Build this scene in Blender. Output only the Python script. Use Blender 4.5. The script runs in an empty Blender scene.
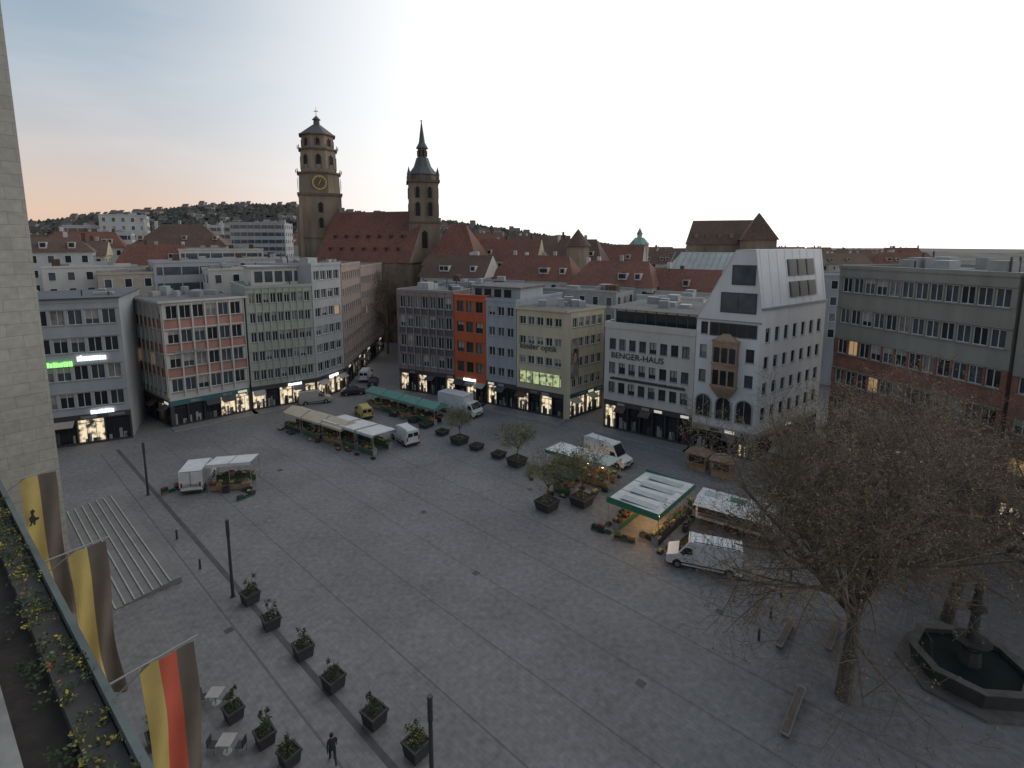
import bpy, math, random
from mathutils import Vector, Matrix, noise
random.seed(7)
R=random.random
def U(a,b): return a+(b-a)*random.random()
col=bpy.context.scene.collection
# ---------------------------------------------------------------- materials
MATS={}
def M(name,c,rough=.8,var=.12,scale=1.5,bump=0.0,metal=0.0,emit=None,es=0.0,streak=False,spec=.5,var2=None):
    if name in MATS: return MATS[name]
    m=bpy.data.materials.new(name); m.use_nodes=True; nt=m.node_tree; N=nt.nodes; L=nt.links
    b=N['Principled BSDF']; b.inputs['Roughness'].default_value=rough; b.inputs['Metallic'].default_value=metal
    b.inputs['Specular IOR Level'].default_value=spec
    tc=N.new('ShaderNodeTexCoord'); mp=N.new('ShaderNodeMapping'); L.new(tc.outputs['Object'],mp.inputs[0])
    if streak: mp.inputs['Scale'].default_value=(1,1,.18)
    n1=N.new('ShaderNodeTexNoise'); n1.inputs['Scale'].default_value=scale; n1.inputs['Detail'].default_value=6; L.new(mp.outputs[0],n1.inputs[0])
    n2=N.new('ShaderNodeTexNoise'); n2.inputs['Scale'].default_value=scale*.17; n2.inputs['Detail'].default_value=3; L.new(tc.outputs['Object'],n2.inputs[0])
    ad=N.new('ShaderNodeMath'); ad.operation='ADD'; L.new(n1.outputs[0],ad.inputs[0]); L.new(n2.outputs[0],ad.inputs[1])
    mr=N.new('ShaderNodeMapRange'); mr.inputs[1].default_value=.7; mr.inputs[2].default_value=1.3; mr.inputs[3].default_value=1-var*1.6; mr.inputs[4].default_value=1+var; L.new(ad.outputs[0],mr.inputs[0])
    mx=N.new('ShaderNodeMix'); mx.data_type='RGBA'; mx.blend_type='MULTIPLY'; mx.inputs[0].default_value=1
    mx.inputs[6].default_value=(*c,1); L.new(mr.outputs[0],mx.inputs[7])
    out=mx.outputs[2]
    if emit:
        b.inputs['Emission Color'].default_value=(*emit,1); b.inputs['Emission Strength'].default_value=es
    if var2:
        m3=N.new('ShaderNodeMix'); m3.data_type='RGBA'; L.new(out,m3.inputs[6]); m3.inputs[7].default_value=(*var2,1)
        n3=N.new('ShaderNodeTexNoise'); n3.inputs['Scale'].default_value=scale*.6; n3.inputs['Detail'].default_value=8; L.new(tc.outputs['Object'],n3.inputs[0])
        r3=N.new('ShaderNodeMapRange'); r3.inputs[1].default_value=.45; r3.inputs[2].default_value=.62; L.new(n3.outputs[0],r3.inputs[0]); L.new(r3.outputs[0],m3.inputs[0]); out=m3.outputs[2]
        if emit:
            m4=N.new('ShaderNodeMix'); m4.data_type='RGBA'; m4.inputs[6].default_value=(*emit,1); m4.inputs[7].default_value=(.03,.03,.03,1); L.new(r3.outputs[0],m4.inputs[0]); L.new(m4.outputs[2],b.inputs['Emission Color'])
    L.new(out,b.inputs['Base Color'])
    if bump:
        bp=N.new('ShaderNodeBump'); bp.inputs['Strength'].default_value=bump; bp.inputs['Distance'].default_value=.05
        n4=N.new('ShaderNodeTexNoise'); n4.inputs['Scale'].default_value=scale*6; L.new(tc.outputs['Object'],n4.inputs[0]); L.new(n4.outputs[0],bp.inputs['Height']); L.new(bp.outputs[0],b.inputs['Normal'])
    MATS[name]=m; return m
def tilemat(name,c,c2,w=.3,h=.25,mort=.012,rot=0,rough=.8,axis='XY',mc=None,patch=.2,off=.5):
    m=bpy.data.materials.new(name); m.use_nodes=True; nt=m.node_tree; N=nt.nodes; L=nt.links
    b=N['Principled BSDF']; b.inputs['Roughness'].default_value=rough
    tc=N.new('ShaderNodeTexCoord'); mp=N.new('ShaderNodeMapping'); mp.inputs['Rotation'].default_value=(0,0,rot); L.new(tc.outputs['Object'],mp.inputs[0])
    src=mp.outputs[0]
    if axis=='XZ':
        s=N.new('ShaderNodeSeparateXYZ'); L.new(tc.outputs['Object'],s.inputs[0]); a=N.new('ShaderNodeMath'); a.operation='ADD'; L.new(s.outputs[0],a.inputs[0]); L.new(s.outputs[1],a.inputs[1])
        cb=N.new('ShaderNodeCombineXYZ'); L.new(a.outputs[0],cb.inputs[0]); L.new(s.outputs[2],cb.inputs[1]); src=cb.outputs[0]
    br=N.new('ShaderNodeTexBrick'); br.offset=off; br.inputs['Scale'].default_value=1; br.inputs['Brick Width'].default_value=w; br.inputs['Row Height'].default_value=h
    br.inputs['Mortar Size'].default_value=mort; br.inputs['Color1'].default_value=(*c,1); br.inputs['Color2'].default_value=(*c2,1)
    mc=mc or tuple(x*.55 for x in c); br.inputs['Mortar'].default_value=(*mc,1); L.new(src,br.inputs[0])
    n2=N.new('ShaderNodeTexNoise'); n2.inputs['Scale'].default_value=.12; n2.inputs['Detail'].default_value=7; n2.inputs['Roughness'].default_value=.65; L.new(tc.outputs['Object'],n2.inputs[0])
    n3=N.new('ShaderNodeTexNoise'); n3.inputs['Scale'].default_value=2.2; n3.inputs['Detail'].default_value=6; L.new(tc.outputs['Object'],n3.inputs[0])
    a=N.new('ShaderNodeMath'); a.operation='ADD'; L.new(n2.outputs[0],a.inputs[0]); L.new(n3.outputs[0],a.inputs[1])
    mr=N.new('ShaderNodeMapRange'); mr.inputs[1].default_value=.7; mr.inputs[2].default_value=1.3; mr.inputs[3].default_value=1-patch*1.3; mr.inputs[4].default_value=1+patch; L.new(a.outputs[0],mr.inputs[0])
    mx=N.new('ShaderNodeMix'); mx.data_type='RGBA'; mx.blend_type='MULTIPLY'; mx.inputs[0].default_value=1; L.new(br.outputs[0],mx.inputs[6]); L.new(mr.outputs[0],mx.inputs[7])
    L.new(mx.outputs[2],b.inputs['Base Color'])
    bp=N.new('ShaderNodeBump'); bp.inputs['Strength'].default_value=.25; bp.inputs['Distance'].default_value=.02; L.new(n3.outputs[0],bp.inputs['Height']); L.new(bp.outputs[0],b.inputs['Normal'])
    MATS[name]=m; return m
# ---------------------------------------------------------------- mesh helpers
class Ms:
    def __init__(s): s.v=[];s.f=[];s.mi=[];s.mats=[];s.smooth=False
    def mid(s,m):
        if m not in s.mats: s.mats.append(m)
        return s.mats.index(m)
    def poly(s,pts,m):
        b=len(s.v); s.v.extend([tuple(p) for p in pts]); s.f.append(tuple(range(b,b+len(pts)))); s.mi.append(s.mid(m))
    def hexa(s,p,m,mtop=None):
        b=len(s.v); s.v.extend([tuple(q) for q in p]); k=s.mid(m); kt=s.mid(mtop) if mtop else k
        for i,q in enumerate([(0,3,2,1),(4,5,6,7),(0,1,5,4),(1,2,6,5),(2,3,7,6),(3,0,4,7)]):
            s.f.append(tuple(b+j for j in q)); s.mi.append(kt if i==1 else k)
    def box(s,x0,x1,y0,y1,z0,z1,m,mtop=None):
        s.hexa([(x0,y0,z0),(x1,y0,z0),(x1,y1,z0),(x0,y1,z0),(x0,y0,z1),(x1,y0,z1),(x1,y1,z1),(x0,y1,z1)],m,mtop)
    def frbox(s,fr,s0,s1,t0,t1,z0,z1,m,mtop=None):
        s.hexa([fr(s0,t1,z0),fr(s1,t1,z0),fr(s1,t0,z0),fr(s0,t0,z0),fr(s0,t1,z1),fr(s1,t1,z1),fr(s1,t0,z1),fr(s0,t0,z1)],m,mtop)
    def prism(s,cx,cy,r0,r1,z0,z1,n,m,rot=0,cap=True):
        b=len(s.v);k=s.mid(m)
        for r,z in((r0,z0),(r1,z1)):
            for i in range(n):
                a=rot+2*math.pi*i/n; s.v.append((cx+r*math.cos(a),cy+r*math.sin(a),z))
        for i in range(n):
            j=(i+1)%n; s.f.append((b+i,b+j,b+n+j,b+n+i)); s.mi.append(k)
        if cap:
            s.f.append(tuple(b+n+i for i in range(n))); s.mi.append(k); s.f.append(tuple(b+n-1-i for i in range(n))); s.mi.append(k)
    def tube(s,p0,p1,r0,r1,n,m):
        d=(p1-p0); 
        if d.length<1e-6: return
        d.normalize(); a=d.orthogonal().normalized(); c=d.cross(a); b=len(s.v);k=s.mid(m)
        for p,r in((p0,r0),(p1,r1)):
            for i in range(n):
                t=2*math.pi*i/n; q=p+a*(r*math.cos(t))+c*(r*math.sin(t)); s.v.append((q.x,q.y,q.z))
        for i in range(n):
            j=(i+1)%n; s.f.append((b+i,b+j,b+n+j,b+n+i)); s.mi.append(k)
        if n>4: s.f.append(tuple(b+n+i for i in range(n))); s.mi.append(k)
    def build(s,name,off=(0,0,0),smooth=False):
        me=bpy.data.meshes.new(name); ox,oy,oz=off
        me.from_pydata([(x-ox,y-oy,z-oz) for x,y,z in s.v],[],s.f)
        for m in s.mats: me.materials.append(m)
        me.polygons.foreach_set('material_index',s.mi)
        if smooth: me.polygons.foreach_set('use_smooth',[True]*len(s.f))
        me.update(); o=bpy.data.objects.new(name,me); col.objects.link(o); return o
class G:
    """top level empty + child parts"""
    def __init__(s,name,loc=(0,0,0),rot=0,local=False): s.name=name;s.loc=loc;s.rot=rot;s.local=local;s.p={};s.extra=[];s.bev={};s.sm=set()
    def __getitem__(s,k):
        if k not in s.p: s.p[k]=Ms()
        return s.p[k]
    def done(s):
        e=bpy.data.objects.new(s.name,None); e.empty_display_size=.5; col.objects.link(e); e.location=s.loc; e.rotation_euler=(0,0,s.rot)
        for k,ms in s.p.items():
            if not ms.f: continue
            o=ms.build(k,(0,0,0) if s.local else s.loc,k in s.sm); o.parent=e
            if k in s.bev:
                bm=o.modifiers.new('b','BEVEL'); bm.width=s.bev[k]; bm.segments=2; bm.limit_method='ANGLE'
        for o in s.extra: o.parent=e
        return e
def frame(P0,P1):
    dx,dy=P1[0]-P0[0],P1[1]-P0[1]; L=math.hypot(dx,dy); dx/=L;dy/=L
    def f(s,t,z): return (P0[0]+dx*s+dy*t, P0[1]+dy*s-dx*t, z)
    f.L=L; f.ang=math.atan2(dy,dx); f.d=(dx,dy); f.n=(dy,-dx); return f
def text(g,body,fr,s,t,z,size,m,ext=.03,loc=None):
    cu=bpy.data.curves.new('lettering','FONT'); cu.body=body; cu.size=size; cu.extrude=ext; cu.materials.append(m)
    o=bpy.data.objects.new('lettering',cu); p=fr(s,t,z); l=g.loc
    o.location=(p[0]-l[0],p[1]-l[1],p[2]-l[2]); o.rotation_euler=(math.pi/2,0,fr.ang); col.objects.link(o); g.extra.append(o)
# ---------------------------------------------------------------- common mats
gl_d=M('glass_dark',(.025,.03,.035),.08,.3,.8); gl_b=M('glass_sky',(.07,.085,.10),.1,.3,.8); gl_c=M('glass_curtain',(.22,.21,.20),.35,.3,3)
gl_w=M('glass_warm',(.3,.22,.12),.3,.2,2,emit=(1,.62,.28),es=.3); blind=M('blind',(.34,.33,.31),.6,.1,2)
shopd=M('shop_glass',(.02,.025,.03),.08,.5,.7); shopl=M('shop_glass_lit',(.1,.1,.09),.2,.3,2.2,emit=(1,.82,.55),es=.95,var2=(.02,.03,.03))
whitef=M('white_frame',(.6,.6,.58),.5,.05); darkf=M('dark_frame',(.05,.05,.055),.5,.1); greyf=M('grey_frame',(.3,.31,.32),.5,.1)
gravel=M('roof_gravel',(.15,.147,.145),.95,.25,3,bump=.4); zinc=M('zinc',(.28,.29,.30),.5,.12,1,metal=.2); hv=M('hvac_metal',(.36,.37,.37),.5,.15,1)
concrete=M('concrete',(.34,.33,.31),.85,.12,1.2)
rt1=tilemat('red_roof_tiles',(.15,.06,.04),(.19,.08,.05),.4,.35,.03,patch=.3); rt2=tilemat('brown_roof_tiles',(.10,.06,.045),(.13,.075,.05),.4,.35,.03,patch=.3)
slate=M('slate',(.07,.075,.08),.6,.2,1.5); copper=M('green_copper',(.16,.30,.25),.6,.2,1)
def em(name,c,s): return M(name,c,.5,.0,1,emit=c,es=s)
e_white=em('sign_white_lit',(.9,.95,1),1.6); e_green=em('sign_green_lit',(.35,.95,.25),1.2); e_warm=em('lamp_warm',(1,.7,.35),8)
def pick_glass(lit=.02):
    r=R()
    if r<lit: return gl_w
    if r<.50: return gl_d
    if r<.86: return gl_b
    return gl_c
def facade(g,P0,P1,z0,z1,rows,ncol,wall,spand=None,pier=.35,endp=.5,rec=.28,frame_m=whitef,mull=1,transom=False,sill=True,sp_rec=0.0,fins=0,bands=0,finm=None,lit=.01,cols=None,blinds=.25):
    fr=frame(P0,P1); L=fr.L; spand=spand or wall; W=g['walls']; GL=g['glass']; F=g['window_frames']
    ww=(L-2*endp-(ncol-1)*pier)/ncol
    xs=cols or [(endp+i*(ww+pier),endp+i*(ww+pier)+ww) for i in range(ncol)]
    cur=z0
    for ri,(zb,zt) in enumerate(rows):
        sm=spand[ri] if isinstance(spand,list) else spand
        W.frbox(fr,0,L,-rec-.06,-sp_rec,cur,zb,sm if cur>z0 else (wall if not isinstance(spand,list) else sm))
        prev=0
        for a,b in xs:
            W.frbox(fr,prev,a,-rec-.06,0,zb,zt,wall if not isinstance(spand,list) else sm); prev=b
            GL.poly([fr(a,-rec,zb),fr(b,-rec,zb),fr(b,-rec,zt),fr(a,-rec,zt)],pick_glass(lit))
            if R()<blinds:
                h=U(.2,.7)*(zt-zb); GL.poly([fr(a+.05,-rec+.01,zt-h),fr(b-.05,-rec+.01,zt-h),fr(b-.05,-rec+.01,zt),fr(a+.05,-rec+.01,zt)],blind)
            fw=.07;t0,t1=-rec+.012,-rec+.09
            F.frbox(fr,a,b,t0,t1,zb,zb+fw,frame_m);F.frbox(fr,a,b,t0,t1,zt-fw,zt,frame_m)
            F.frbox(fr,a,a+fw,t0,t1,zb+fw,zt-fw,frame_m);F.frbox(fr,b-fw,b,t0,t1,zb+fw,zt-fw,frame_m)
            for k in range(mull):
                x=a+(b-a)*(k+1)/(mull+1); F.frbox(fr,x-.035,x+.035,t0,t1-.01,zb+fw,zt-fw,frame_m)
            if sill: F.frbox(fr,a-.05,b+.05,-sp_rec+.004,.09,zb-.08,zb-.01,zinc)
        W.frbox(fr,prev,L,-rec-.06,0,zb,zt,wall if not isinstance(spand,list) else sm); cur=zt
    W.frbox(fr,0,L,-rec-.06,0,cur,z1,wall)
    fm=finm or wall
    if fins:
        pr=[0]+[ (xs[i][1]+xs[i+1][0])/2 for i in range(len(xs)-1)]+[L]
        for x in pr: F.frbox(fr,max(0,x-fins/2),min(L,x+fins/2),.003,.16,rows[0][0]-.7,z1-.1,fm)
    if bands:
        for zb,zt in rows: F.frbox(fr,0,L,.004,.11,zt+.12,zt+.12+bands,fm)
    return fr
def shop(g,fr,s0,s1,z0,z1,n,lit=.3,fascia=None,post=None,rec=.55):
    S=g['shopfront']; w=(s1-s0)/n; post=post or darkf
    fascia=fascia or darkf
    S.frbox(fr,s0,s1,-rec-.05,.03,z1-.75,z1,fascia)
    S.frbox(fr,s0,s1,-rec,-.1,z0,z0+.25,darkf)
    for i in range(n):
        a=s0+i*w; S.frbox(fr,a,a+.14,-rec,-.05,z0+.25,z1-.75,post)
        S.poly([fr(a+.14,-rec+.03,z0+.25),fr(a+w,-rec+.03,z0+.25),fr(a+w,-rec+.03,z1-.75),fr(a+.14,-rec+.03,z1-.75)],shopl if R()<lit else shopd)
        S.frbox(fr,a+.14,a+w,-rec+.04,-rec+.1,z1-1.35,z1-1.28,post)
        for q in(.33,.66): S.frbox(fr,a+w*q,a+w*q+.05,-rec+.04,-rec+.1,z0+.25,z1-1.35,post)
        if R()<.35:
            am=random.choice([darkf,wB_aw,rt2,slate]); S.hexa([fr(a+.2,1.1,z1-1.35),fr(a+w-.1,1.1,z1-1.35),fr(a+w-.1,.04,z1-.8),fr(a+.2,.04,z1-.8),fr(a+.2,1.1,z1-1.28),fr(a+w-.1,1.1,z1-1.28),fr(a+w-.1,.04,z1-.7),fr(a+.2,.04,z1-.7)],am)
        for k in range(4):
            x=a+.3+R()*(w-.7); S.frbox(fr,x,x+U(.2,.5),-rec+.04,-rec+.14,z0+.25,z0+U(.6,1.9),random.choice([blind,gl_c,darkf,rt1,greyf,slate]))
        if R()<.5: S.frbox(fr,a+w*.2,a+w*.8,.032,.1,z1-.58,z1-.22,random.choice([greyf,gl_c,e_dim,rt2]))
    S.frbox(fr,s1-.14,s1,-rec,-.049,z0+.25,z1-.75,post)
wB_aw=M('awning_beige',(.35,.32,.28),.8,.1); e_dim=M('sign_dim_lit',(.5,.48,.42),.5,.1,2,emit=(1,.9,.75),es=.45)
def body(g,fr,depth,z0,z1,wall,s0=0,s1=None,roof=gravel,par=.45,clutter=4):
    s1=fr.L if s1 is None else s1; W=g['walls']; W.frbox(fr,s0,s1,-depth,-.62,z0,z1,wall)
    W.frbox(fr,s0+.01,s1-.01,-.619,-.345,max(z0,4.45),z1-.01,wall)
    RF=g['roof']; RF.frbox(fr,s0+.25,s1-.25,-depth+.25,-.25,z1+.002,z1+.08,roof)
    for a in((s0-.06,s1+.06,-.25,.12),(s0-.06,s1+.06,-depth-.05,-depth+.25),(s0-.06,s0+.25,-depth+.25,-.25),(s1-.25,s1+.06,-depth+.25,-.25)):
        RF.frbox(fr,a[0],a[1],a[2],a[3],z1+.001,z1+par,wall,zinc)
    Q=g['roof_equipment']
    for i in range(clutter):
        s=U(s0+1.2,max(s0+1.3,s1-3)); tt=-U(2,depth-3); w=U(.6,2.4);d=U(.6,2);h=U(.4,1.6)
        Q.frbox(fr,s,s+w,tt-d,tt,z1+.08,z1+h,random.choice([hv,zinc,concrete]))
    for i in range(clutter):
        s=U(s0+1,s1-1);tt=-U(1.5,depth-1.5); Q.frbox(fr,s,s+.15,tt-.15,tt,z1+.08,z1+U(.8,2.2),darkf)
def gable(ms,fr,s0,s1,t0,t1,z0,z1,m,wall,hip=0,ov=.4):
    tm=(t0+t1)/2
    A,B=fr(s0-ov,t0-ov,z0),fr(s1+ov,t0-ov,z0);C,D=fr(s1+ov,t1+ov,z0),fr(s0-ov,t1+ov,z0)
    E,F=fr(s0-ov+hip,tm,z1),fr(s1+ov-hip,tm,z1)
    if hip==0: ms.poly([A,E,D],wall); ms.poly([B,C,F],wall)
    else: ms.poly([A,E,D],m); ms.poly([B,C,F],m)
    ms.poly([D,E,F,C],m);ms.poly([A,B,F,E],m); ms.poly([A,D,C,B],wall)
# ================================================================ GROUND
d1=(.735,-.678); n1=(.678,.735)
rotp=math.atan2(.678,.735)
pav=tilemat('square_paving_stone',(.162,.160,.163),(.178,.175,.178),.6,.3,.012,rot=rotp,patch=.26,rough=.72,mc=(.13,.128,.13))
pav2=tilemat('light_paving_stone',(.185,.182,.18),(.20,.196,.193),.6,.6,.014,rot=rotp,patch=.22,rough=.75,mc=(.14,.14,.14))
pavd=tilemat('dark_paving_sett',(.118,.116,.118),(.13,.127,.13),.2,.2,.012,rot=rotp,patch=.2)
asph=M('city_asphalt',(.075,.075,.078),.9,.2,.4)
g=Ms(); g.poly([(-3000,-600,0),(3000,-600,0),(3000,4000,0),(-3000,4000,0)],asph); g.build('ground')
g=Ms(); g.poly([(-95,5,.004),(70,5,.004),(75,95,.004),(-28,150,.004),(-95,100,.004)],pav); g.build('square_paving')
def strip(ms,a,b,w,z,m):
    dx,dy=b[0]-a[0],b[1]-a[1];l=math.hypot(dx,dy);nx,ny=-dy/l*w/2,dx/l*w/2
    ms.poly([(a[0]-nx,a[1]-ny,z),(b[0]-nx,b[1]-ny,z),(b[0]+nx,b[1]+ny,z),(a[0]+nx,a[1]+ny,z)],m)
g=Ms()
def ab(u,v): return (-36.3+d1[0]*u+n1[0]*v, 51.5+d1[1]*u+n1[1]*v)
dk=M('drain_channel',(.075,.075,.077),.8,.2)
strip(g,ab(-22,0),ab(60,0),.4,.008,dk)
strip(g,ab(-22,-1.8),ab(60,-1.8),.14,.008,pavd)
strip(g,ab(-22,-9),ab(60,-9),.2,.008,pavd)
drain=M('drain_stone',(.27,.265,.26),.8,.15)
strip(g,ab(3,-11.2),ab(32,-11.2),.13,.009,drain)
for k in range(1,13): strip(g,ab(-18,k*4.75),ab(62,k*4.75),.10,.008,pavd)
g.build('paving_bands')
g=Ms(); g.poly([(*ab(-22,-9.2),.0065),(*ab(60,-9.2),.0065),(*ab(60,-22),.0065),(*ab(-22,-22),.0065)],pav2); g.build('footway_paving')
def pavement(name,pts,w,m=pav2):
    ms=Ms()
    for (a,b) in zip(pts[:-1],pts[1:]):
        fr=frame(a,b); ms.frbox(fr,-.2,fr.L+.2,0,w,-.1,.10,m); ms.frbox(fr,-.2,fr.L+.2,w+.002,w+.16,-.1,.115,drain)
    ms.build(name)
pavement('pavement_north',[(-21,95.2),(-4.4,86.5),(8.4,78.2)],2.6)
pavement('pavement_east',[(13.6,75.1),(24,67.3),(30.1,62.4)],2.4)
pavement('pavement_west',[(-50.5,74.7),(-42.4,82.7),(-34,88.8)],2.2)
g=Ms()
manh=M('cast_iron_cover',(.06,.06,.06),.6,.2)
for x,y in((15.4,35.4),(-20,33.5),(-3,40),(20,34.5),(-28,60),(2,55),(-9,50),(8,29)):
    c=math.cos(rotp);s_=math.sin(rotp)
    q=[(x+(a*c+b*s_)*.28,y+(-a*s_+b*c)*.28,.012) for a,b in((-1,-1),(1,-1),(1,1),(-1,1))]; g.poly(q,manh)
g.build('manhole_covers')
# ================================================================ BUILDINGS LEFT
def storeys(z,n,h,sill,head): return [(z+i*h+sill,z+i*h+head) for i in range(n)]
def signbars(g,fr,s0,s1,t,z,h,m):
    x=s0; S=g['sign_mark']
    while x<s1:
        w=U(.18,.34)*h*1.6; S.frbox(fr,x,x+w*.75,t,t+.08,z,z+h*U(.75,1.0),m); x+=w
wA=M('plaster_pale_grey',(.34,.36,.38),.85,.1,.8,streak=True)
P0,P1=(-75,59.5),(-53.4,70.6); b=G('grey_office_building',(-64,67,0))
fr=facade(b,P0,P1,4.2,19.4,storeys(4.2,4,3.75,1.0,3.0),13,wA,pier=.28,mull=1,bands=.18,frame_m=whitef)
shop(b,fr,0,fr.L,0,4.2,8,lit=.35); body(b,fr,16,0,19.4,wA,clutter=7); b['roof'].frbox(fr,-.3,fr.L+.3,-15,.5,19.9,20.05,slate)
signbars(b,fr,15.6,18.6,.2,11.0,.7,e_green); signbars(b,fr,19.2,22.3,.2,11.6,.75,e_white); signbars(b,fr,20.0,22.6,.2,4.2,.6,e_white)
b.done()
wB=M('plaster_off_white',(.52,.50,.475),.85,.1,.8,streak=True); pink=M('salmon_panel',(.40,.21,.165),.8,.12,1,streak=True)
b=G('salmon_office_building',(-52,80,0))
rB=storeys(4.0,4,3.65,1.25,3.2)
frs=facade(b,(-61.8,83.2),(-50.5,74.7),4.0,18.6,rB,8,wB,spand=pink,sp_rec=.1,pier=.25,fins=.22,bands=.2,finm=wB,mull=1)
fr=facade(b,(-50.5,74.7),(-42.6,82.5),4.0,18.6,rB,6,wB,spand=pink,sp_rec=.1,pier=.25,fins=.22,bands=.2,finm=wB,mull=1)
shop(b,frs,0,frs.L,0,4,6,lit=.2);shop(b,fr,0,fr.L,0,4,5,lit=.3,fascia=M('teal_sign',(.04,.14,.15),.5,.1))
b['walls'].hexa([(-61.5,83.8,0),(-50.5,75.6,0),(-43.3,82.8,0),(-54,91,0),(-61.5,83.8,18.6),(-50.5,75.6,18.6),(-43.3,82.8,18.6),(-54,91,18.6)],wB,gravel)
b['roof'].hexa([(-62.3,83.2,18.62),(-50.5,74.1,18.62),(-42.0,82.6,18.62),(-54,91.6,18.62),(-62.3,83.2,18.95),(-50.5,74.1,18.95),(-42.0,82.6,18.95),(-54,91.6,18.95)],wB,gravel)
for i in range(9):
    x,y=U(-57,-48),U(81,85); b['roof_equipment'].box(x,x+U(.6,2.2),y,y+U(.6,2),18.95,18.95+U(.5,1.5),random.choice([hv,zinc,concrete]))
signbars(b,fr,1.2,5.2,.2,11.0,.5,greyf); b.done()
wC=M('plaster_green_grey',(.34,.365,.32),.85,.1,.8,streak=True)
b=G('green_grey_office_building',(-38,88,0))
fr=facade(b,(-42.4,82.7),(-34.0,88.8),4.0,20.0,storeys(4,5,3.15,.95,2.55),9,wC,pier=.2,fins=.14,bands=.15,mull=1)
shop(b,fr,0,fr.L,0,4,5,lit=.8); body(b,fr,14,0,20,wC,clutter=6); 
b['walls'].frbox(fr,1.5,fr.L-.2,-9,-2.5,20.08,23.2,wB); 
for i in range(5): b['glass'].frbox(fr,2+i*1.55,3.2+i*1.55,-2.49,-2.45,20.8,22.6,gl_b)
b['roof'].frbox(fr,1.1,fr.L+.1,-9.4,-2.1,23.2,23.45,zinc)
signbars(b,fr,5.6,7.8,.15,3.35,.45,e_white); b.done()
wD=M('plaster_cool_grey',(.36,.37,.38),.85,.1,.8,streak=True); wD2=M('plaster_brown_pink',(.32,.25,.22),.85,.1,.8,streak=True)
b=G('corner_office_building',(-36,95,0))
fr=facade(b,(-34.0,88.8),(-31.4,95.8),4.0,23.4,storeys(4,6,3.2,.9,2.5),4,wD,pier=.3,mull=1)
shop(b,fr,0,fr.L,0,4,3,lit=.9); body(b,fr,12,0,23.4,wD,clutter=5); signbars(b,fr,3,5.4,.15,3.3,.5,e_white); b.done()
b=G('side_street_building',(-36,110,0))
fr=facade(b,(-31.4,96.2),(-32.5,112),4.0,23,storeys(4,6,3.1,.9,2.4),9,wD2,pier=.5,mull=1)
shop(b,fr,0,fr.L,0,4,7,lit=.7); body(b,fr,12,0,23,wD2); b.done()
b=G('side_street_building',(-36,122,0))
fr=facade(b,(-32.5,112.3),(-33.3,134),4.0,22,storeys(4,5,3.4,.9,2.5),11,wD2,pier=.5,mull=1)
shop(b,fr,0,fr.L,0,4,7,lit=.7); body(b,fr,12,0,22,wD2); b.done()
# ================================================================ BUILDINGS RIGHT ROW
wE=M('stone_mauve_grey',(.25,.20,.195),.8,.12,1,streak=True); wE2=M('spandrel_dark',(.10,.09,.10),.6,.1)
b=G('mauve_shop_house',(-15,96,0))
rE=storeys(4.2,4,3.55,.85,2.95)
fr=facade(b,(-21.0,95.2),(-10.1,90.0),4.2,18.6,rE,7,wE,spand=wE2,sp_rec=.1,pier=.35,fins=.22,bands=.18,mull=1)
shop(b,fr,0,fr.L,0,4.2,6,lit=.5); body(b,fr,20,0,18.6,wE,clutter=8)
f2=facade(b,fr(0,-20,0)[:2],fr(0,-.02,0)[:2],4.2,18.6,rE,9,wE,pier=.9,mull=1,rec=.2)
b.done()
wF=M('plaster_orange',(.46,.105,.04),.85,.1,1,streak=True)
b=G('orange_shop_house',(-7,92,0))
fr=facade(b,(-10.05,89.97),(-4.4,86.5),4.2,18.3,storeys(4.2,4,3.5,.9,2.7),3,wF,pier=.55,endp=.6,mull=1,frame_m=darkf,bands=.12)
shop(b,fr,0,fr.L,0,4.2,3,lit=.5,fascia=wF); body(b,fr,16,0,18.3,wF,clutter=3,par=.3)
signbars(b,fr,2.0,4.6,.15,3.6,.5,e_white); b.done()
wG=M('plaster_blue_grey',(.31,.335,.37),.85,.1,1,streak=True)
b=G('blue_grey_shop_house',(-2,88,0))
fr=facade(b,(-4.35,86.47),(.65,83.24),4.2,17.8,storeys(4.2,4,3.4,1.0,2.5),3,wG,pier=.5,endp=.5,mull=1)
shop(b,fr,0,fr.L,0,4.2,3,lit=.5); body(b,fr,16,0,17.8,wG,clutter=3)
b['walls'].frbox(fr,-4,fr.L-.2,-9,-1.6,17.88,19.9,wA); b['roof'].frbox(fr,-4.4,fr.L+.2,-9.4,-1.0,19.9,20.1,gravel)
for i in range(4): b['glass'].frbox(fr,-3.4+i*2,-2+i*2,-1.59,-1.55,18.3,19.6,gl_d)
b.done()
wH=M('plaster_cream',(.49,.44,.32),.85,.1,1,streak=True)
b=G('cream_corner_house',(8,84,0))
fr=facade(b,(.75,83.2),(8.0,78.5),4.0,16.8,storeys(4.0,4,3.15,1.0,2.3),5,wH,pier=.4,mull=1,cols=[(.5,1.7),(2.1,3.3),(3.7,4.9),(5.3,6.5),(6.9,8.1)])
lw=M('window_green_lit',(.3,.33,.2),.3,.3,2.5,emit=(.68,.8,.38),es=.6,var2=(.4,.45,.3))
b['glass'].frbox(fr,.6,8.0,-.2,.03,5.0,6.9,lw)
for i in range(7): b['window_frames'].frbox(fr,.6+i*1.22,.7+i*1.22,.032,.1,5.0,6.9,darkf)
shop(b,fr,0,fr.L,0,4.0,4,lit=.5)
f2=facade(b,(8.9,78.5),(15.0,84.3),4.0,16.8,storeys(4.0,4,3.15,.9,2.4),5,wH,pier=.35,mull=1)
shop(b,f2,0,f2.L,0,4.0,4,lit=.8,fascia=MATS['teal_sign'])
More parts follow.
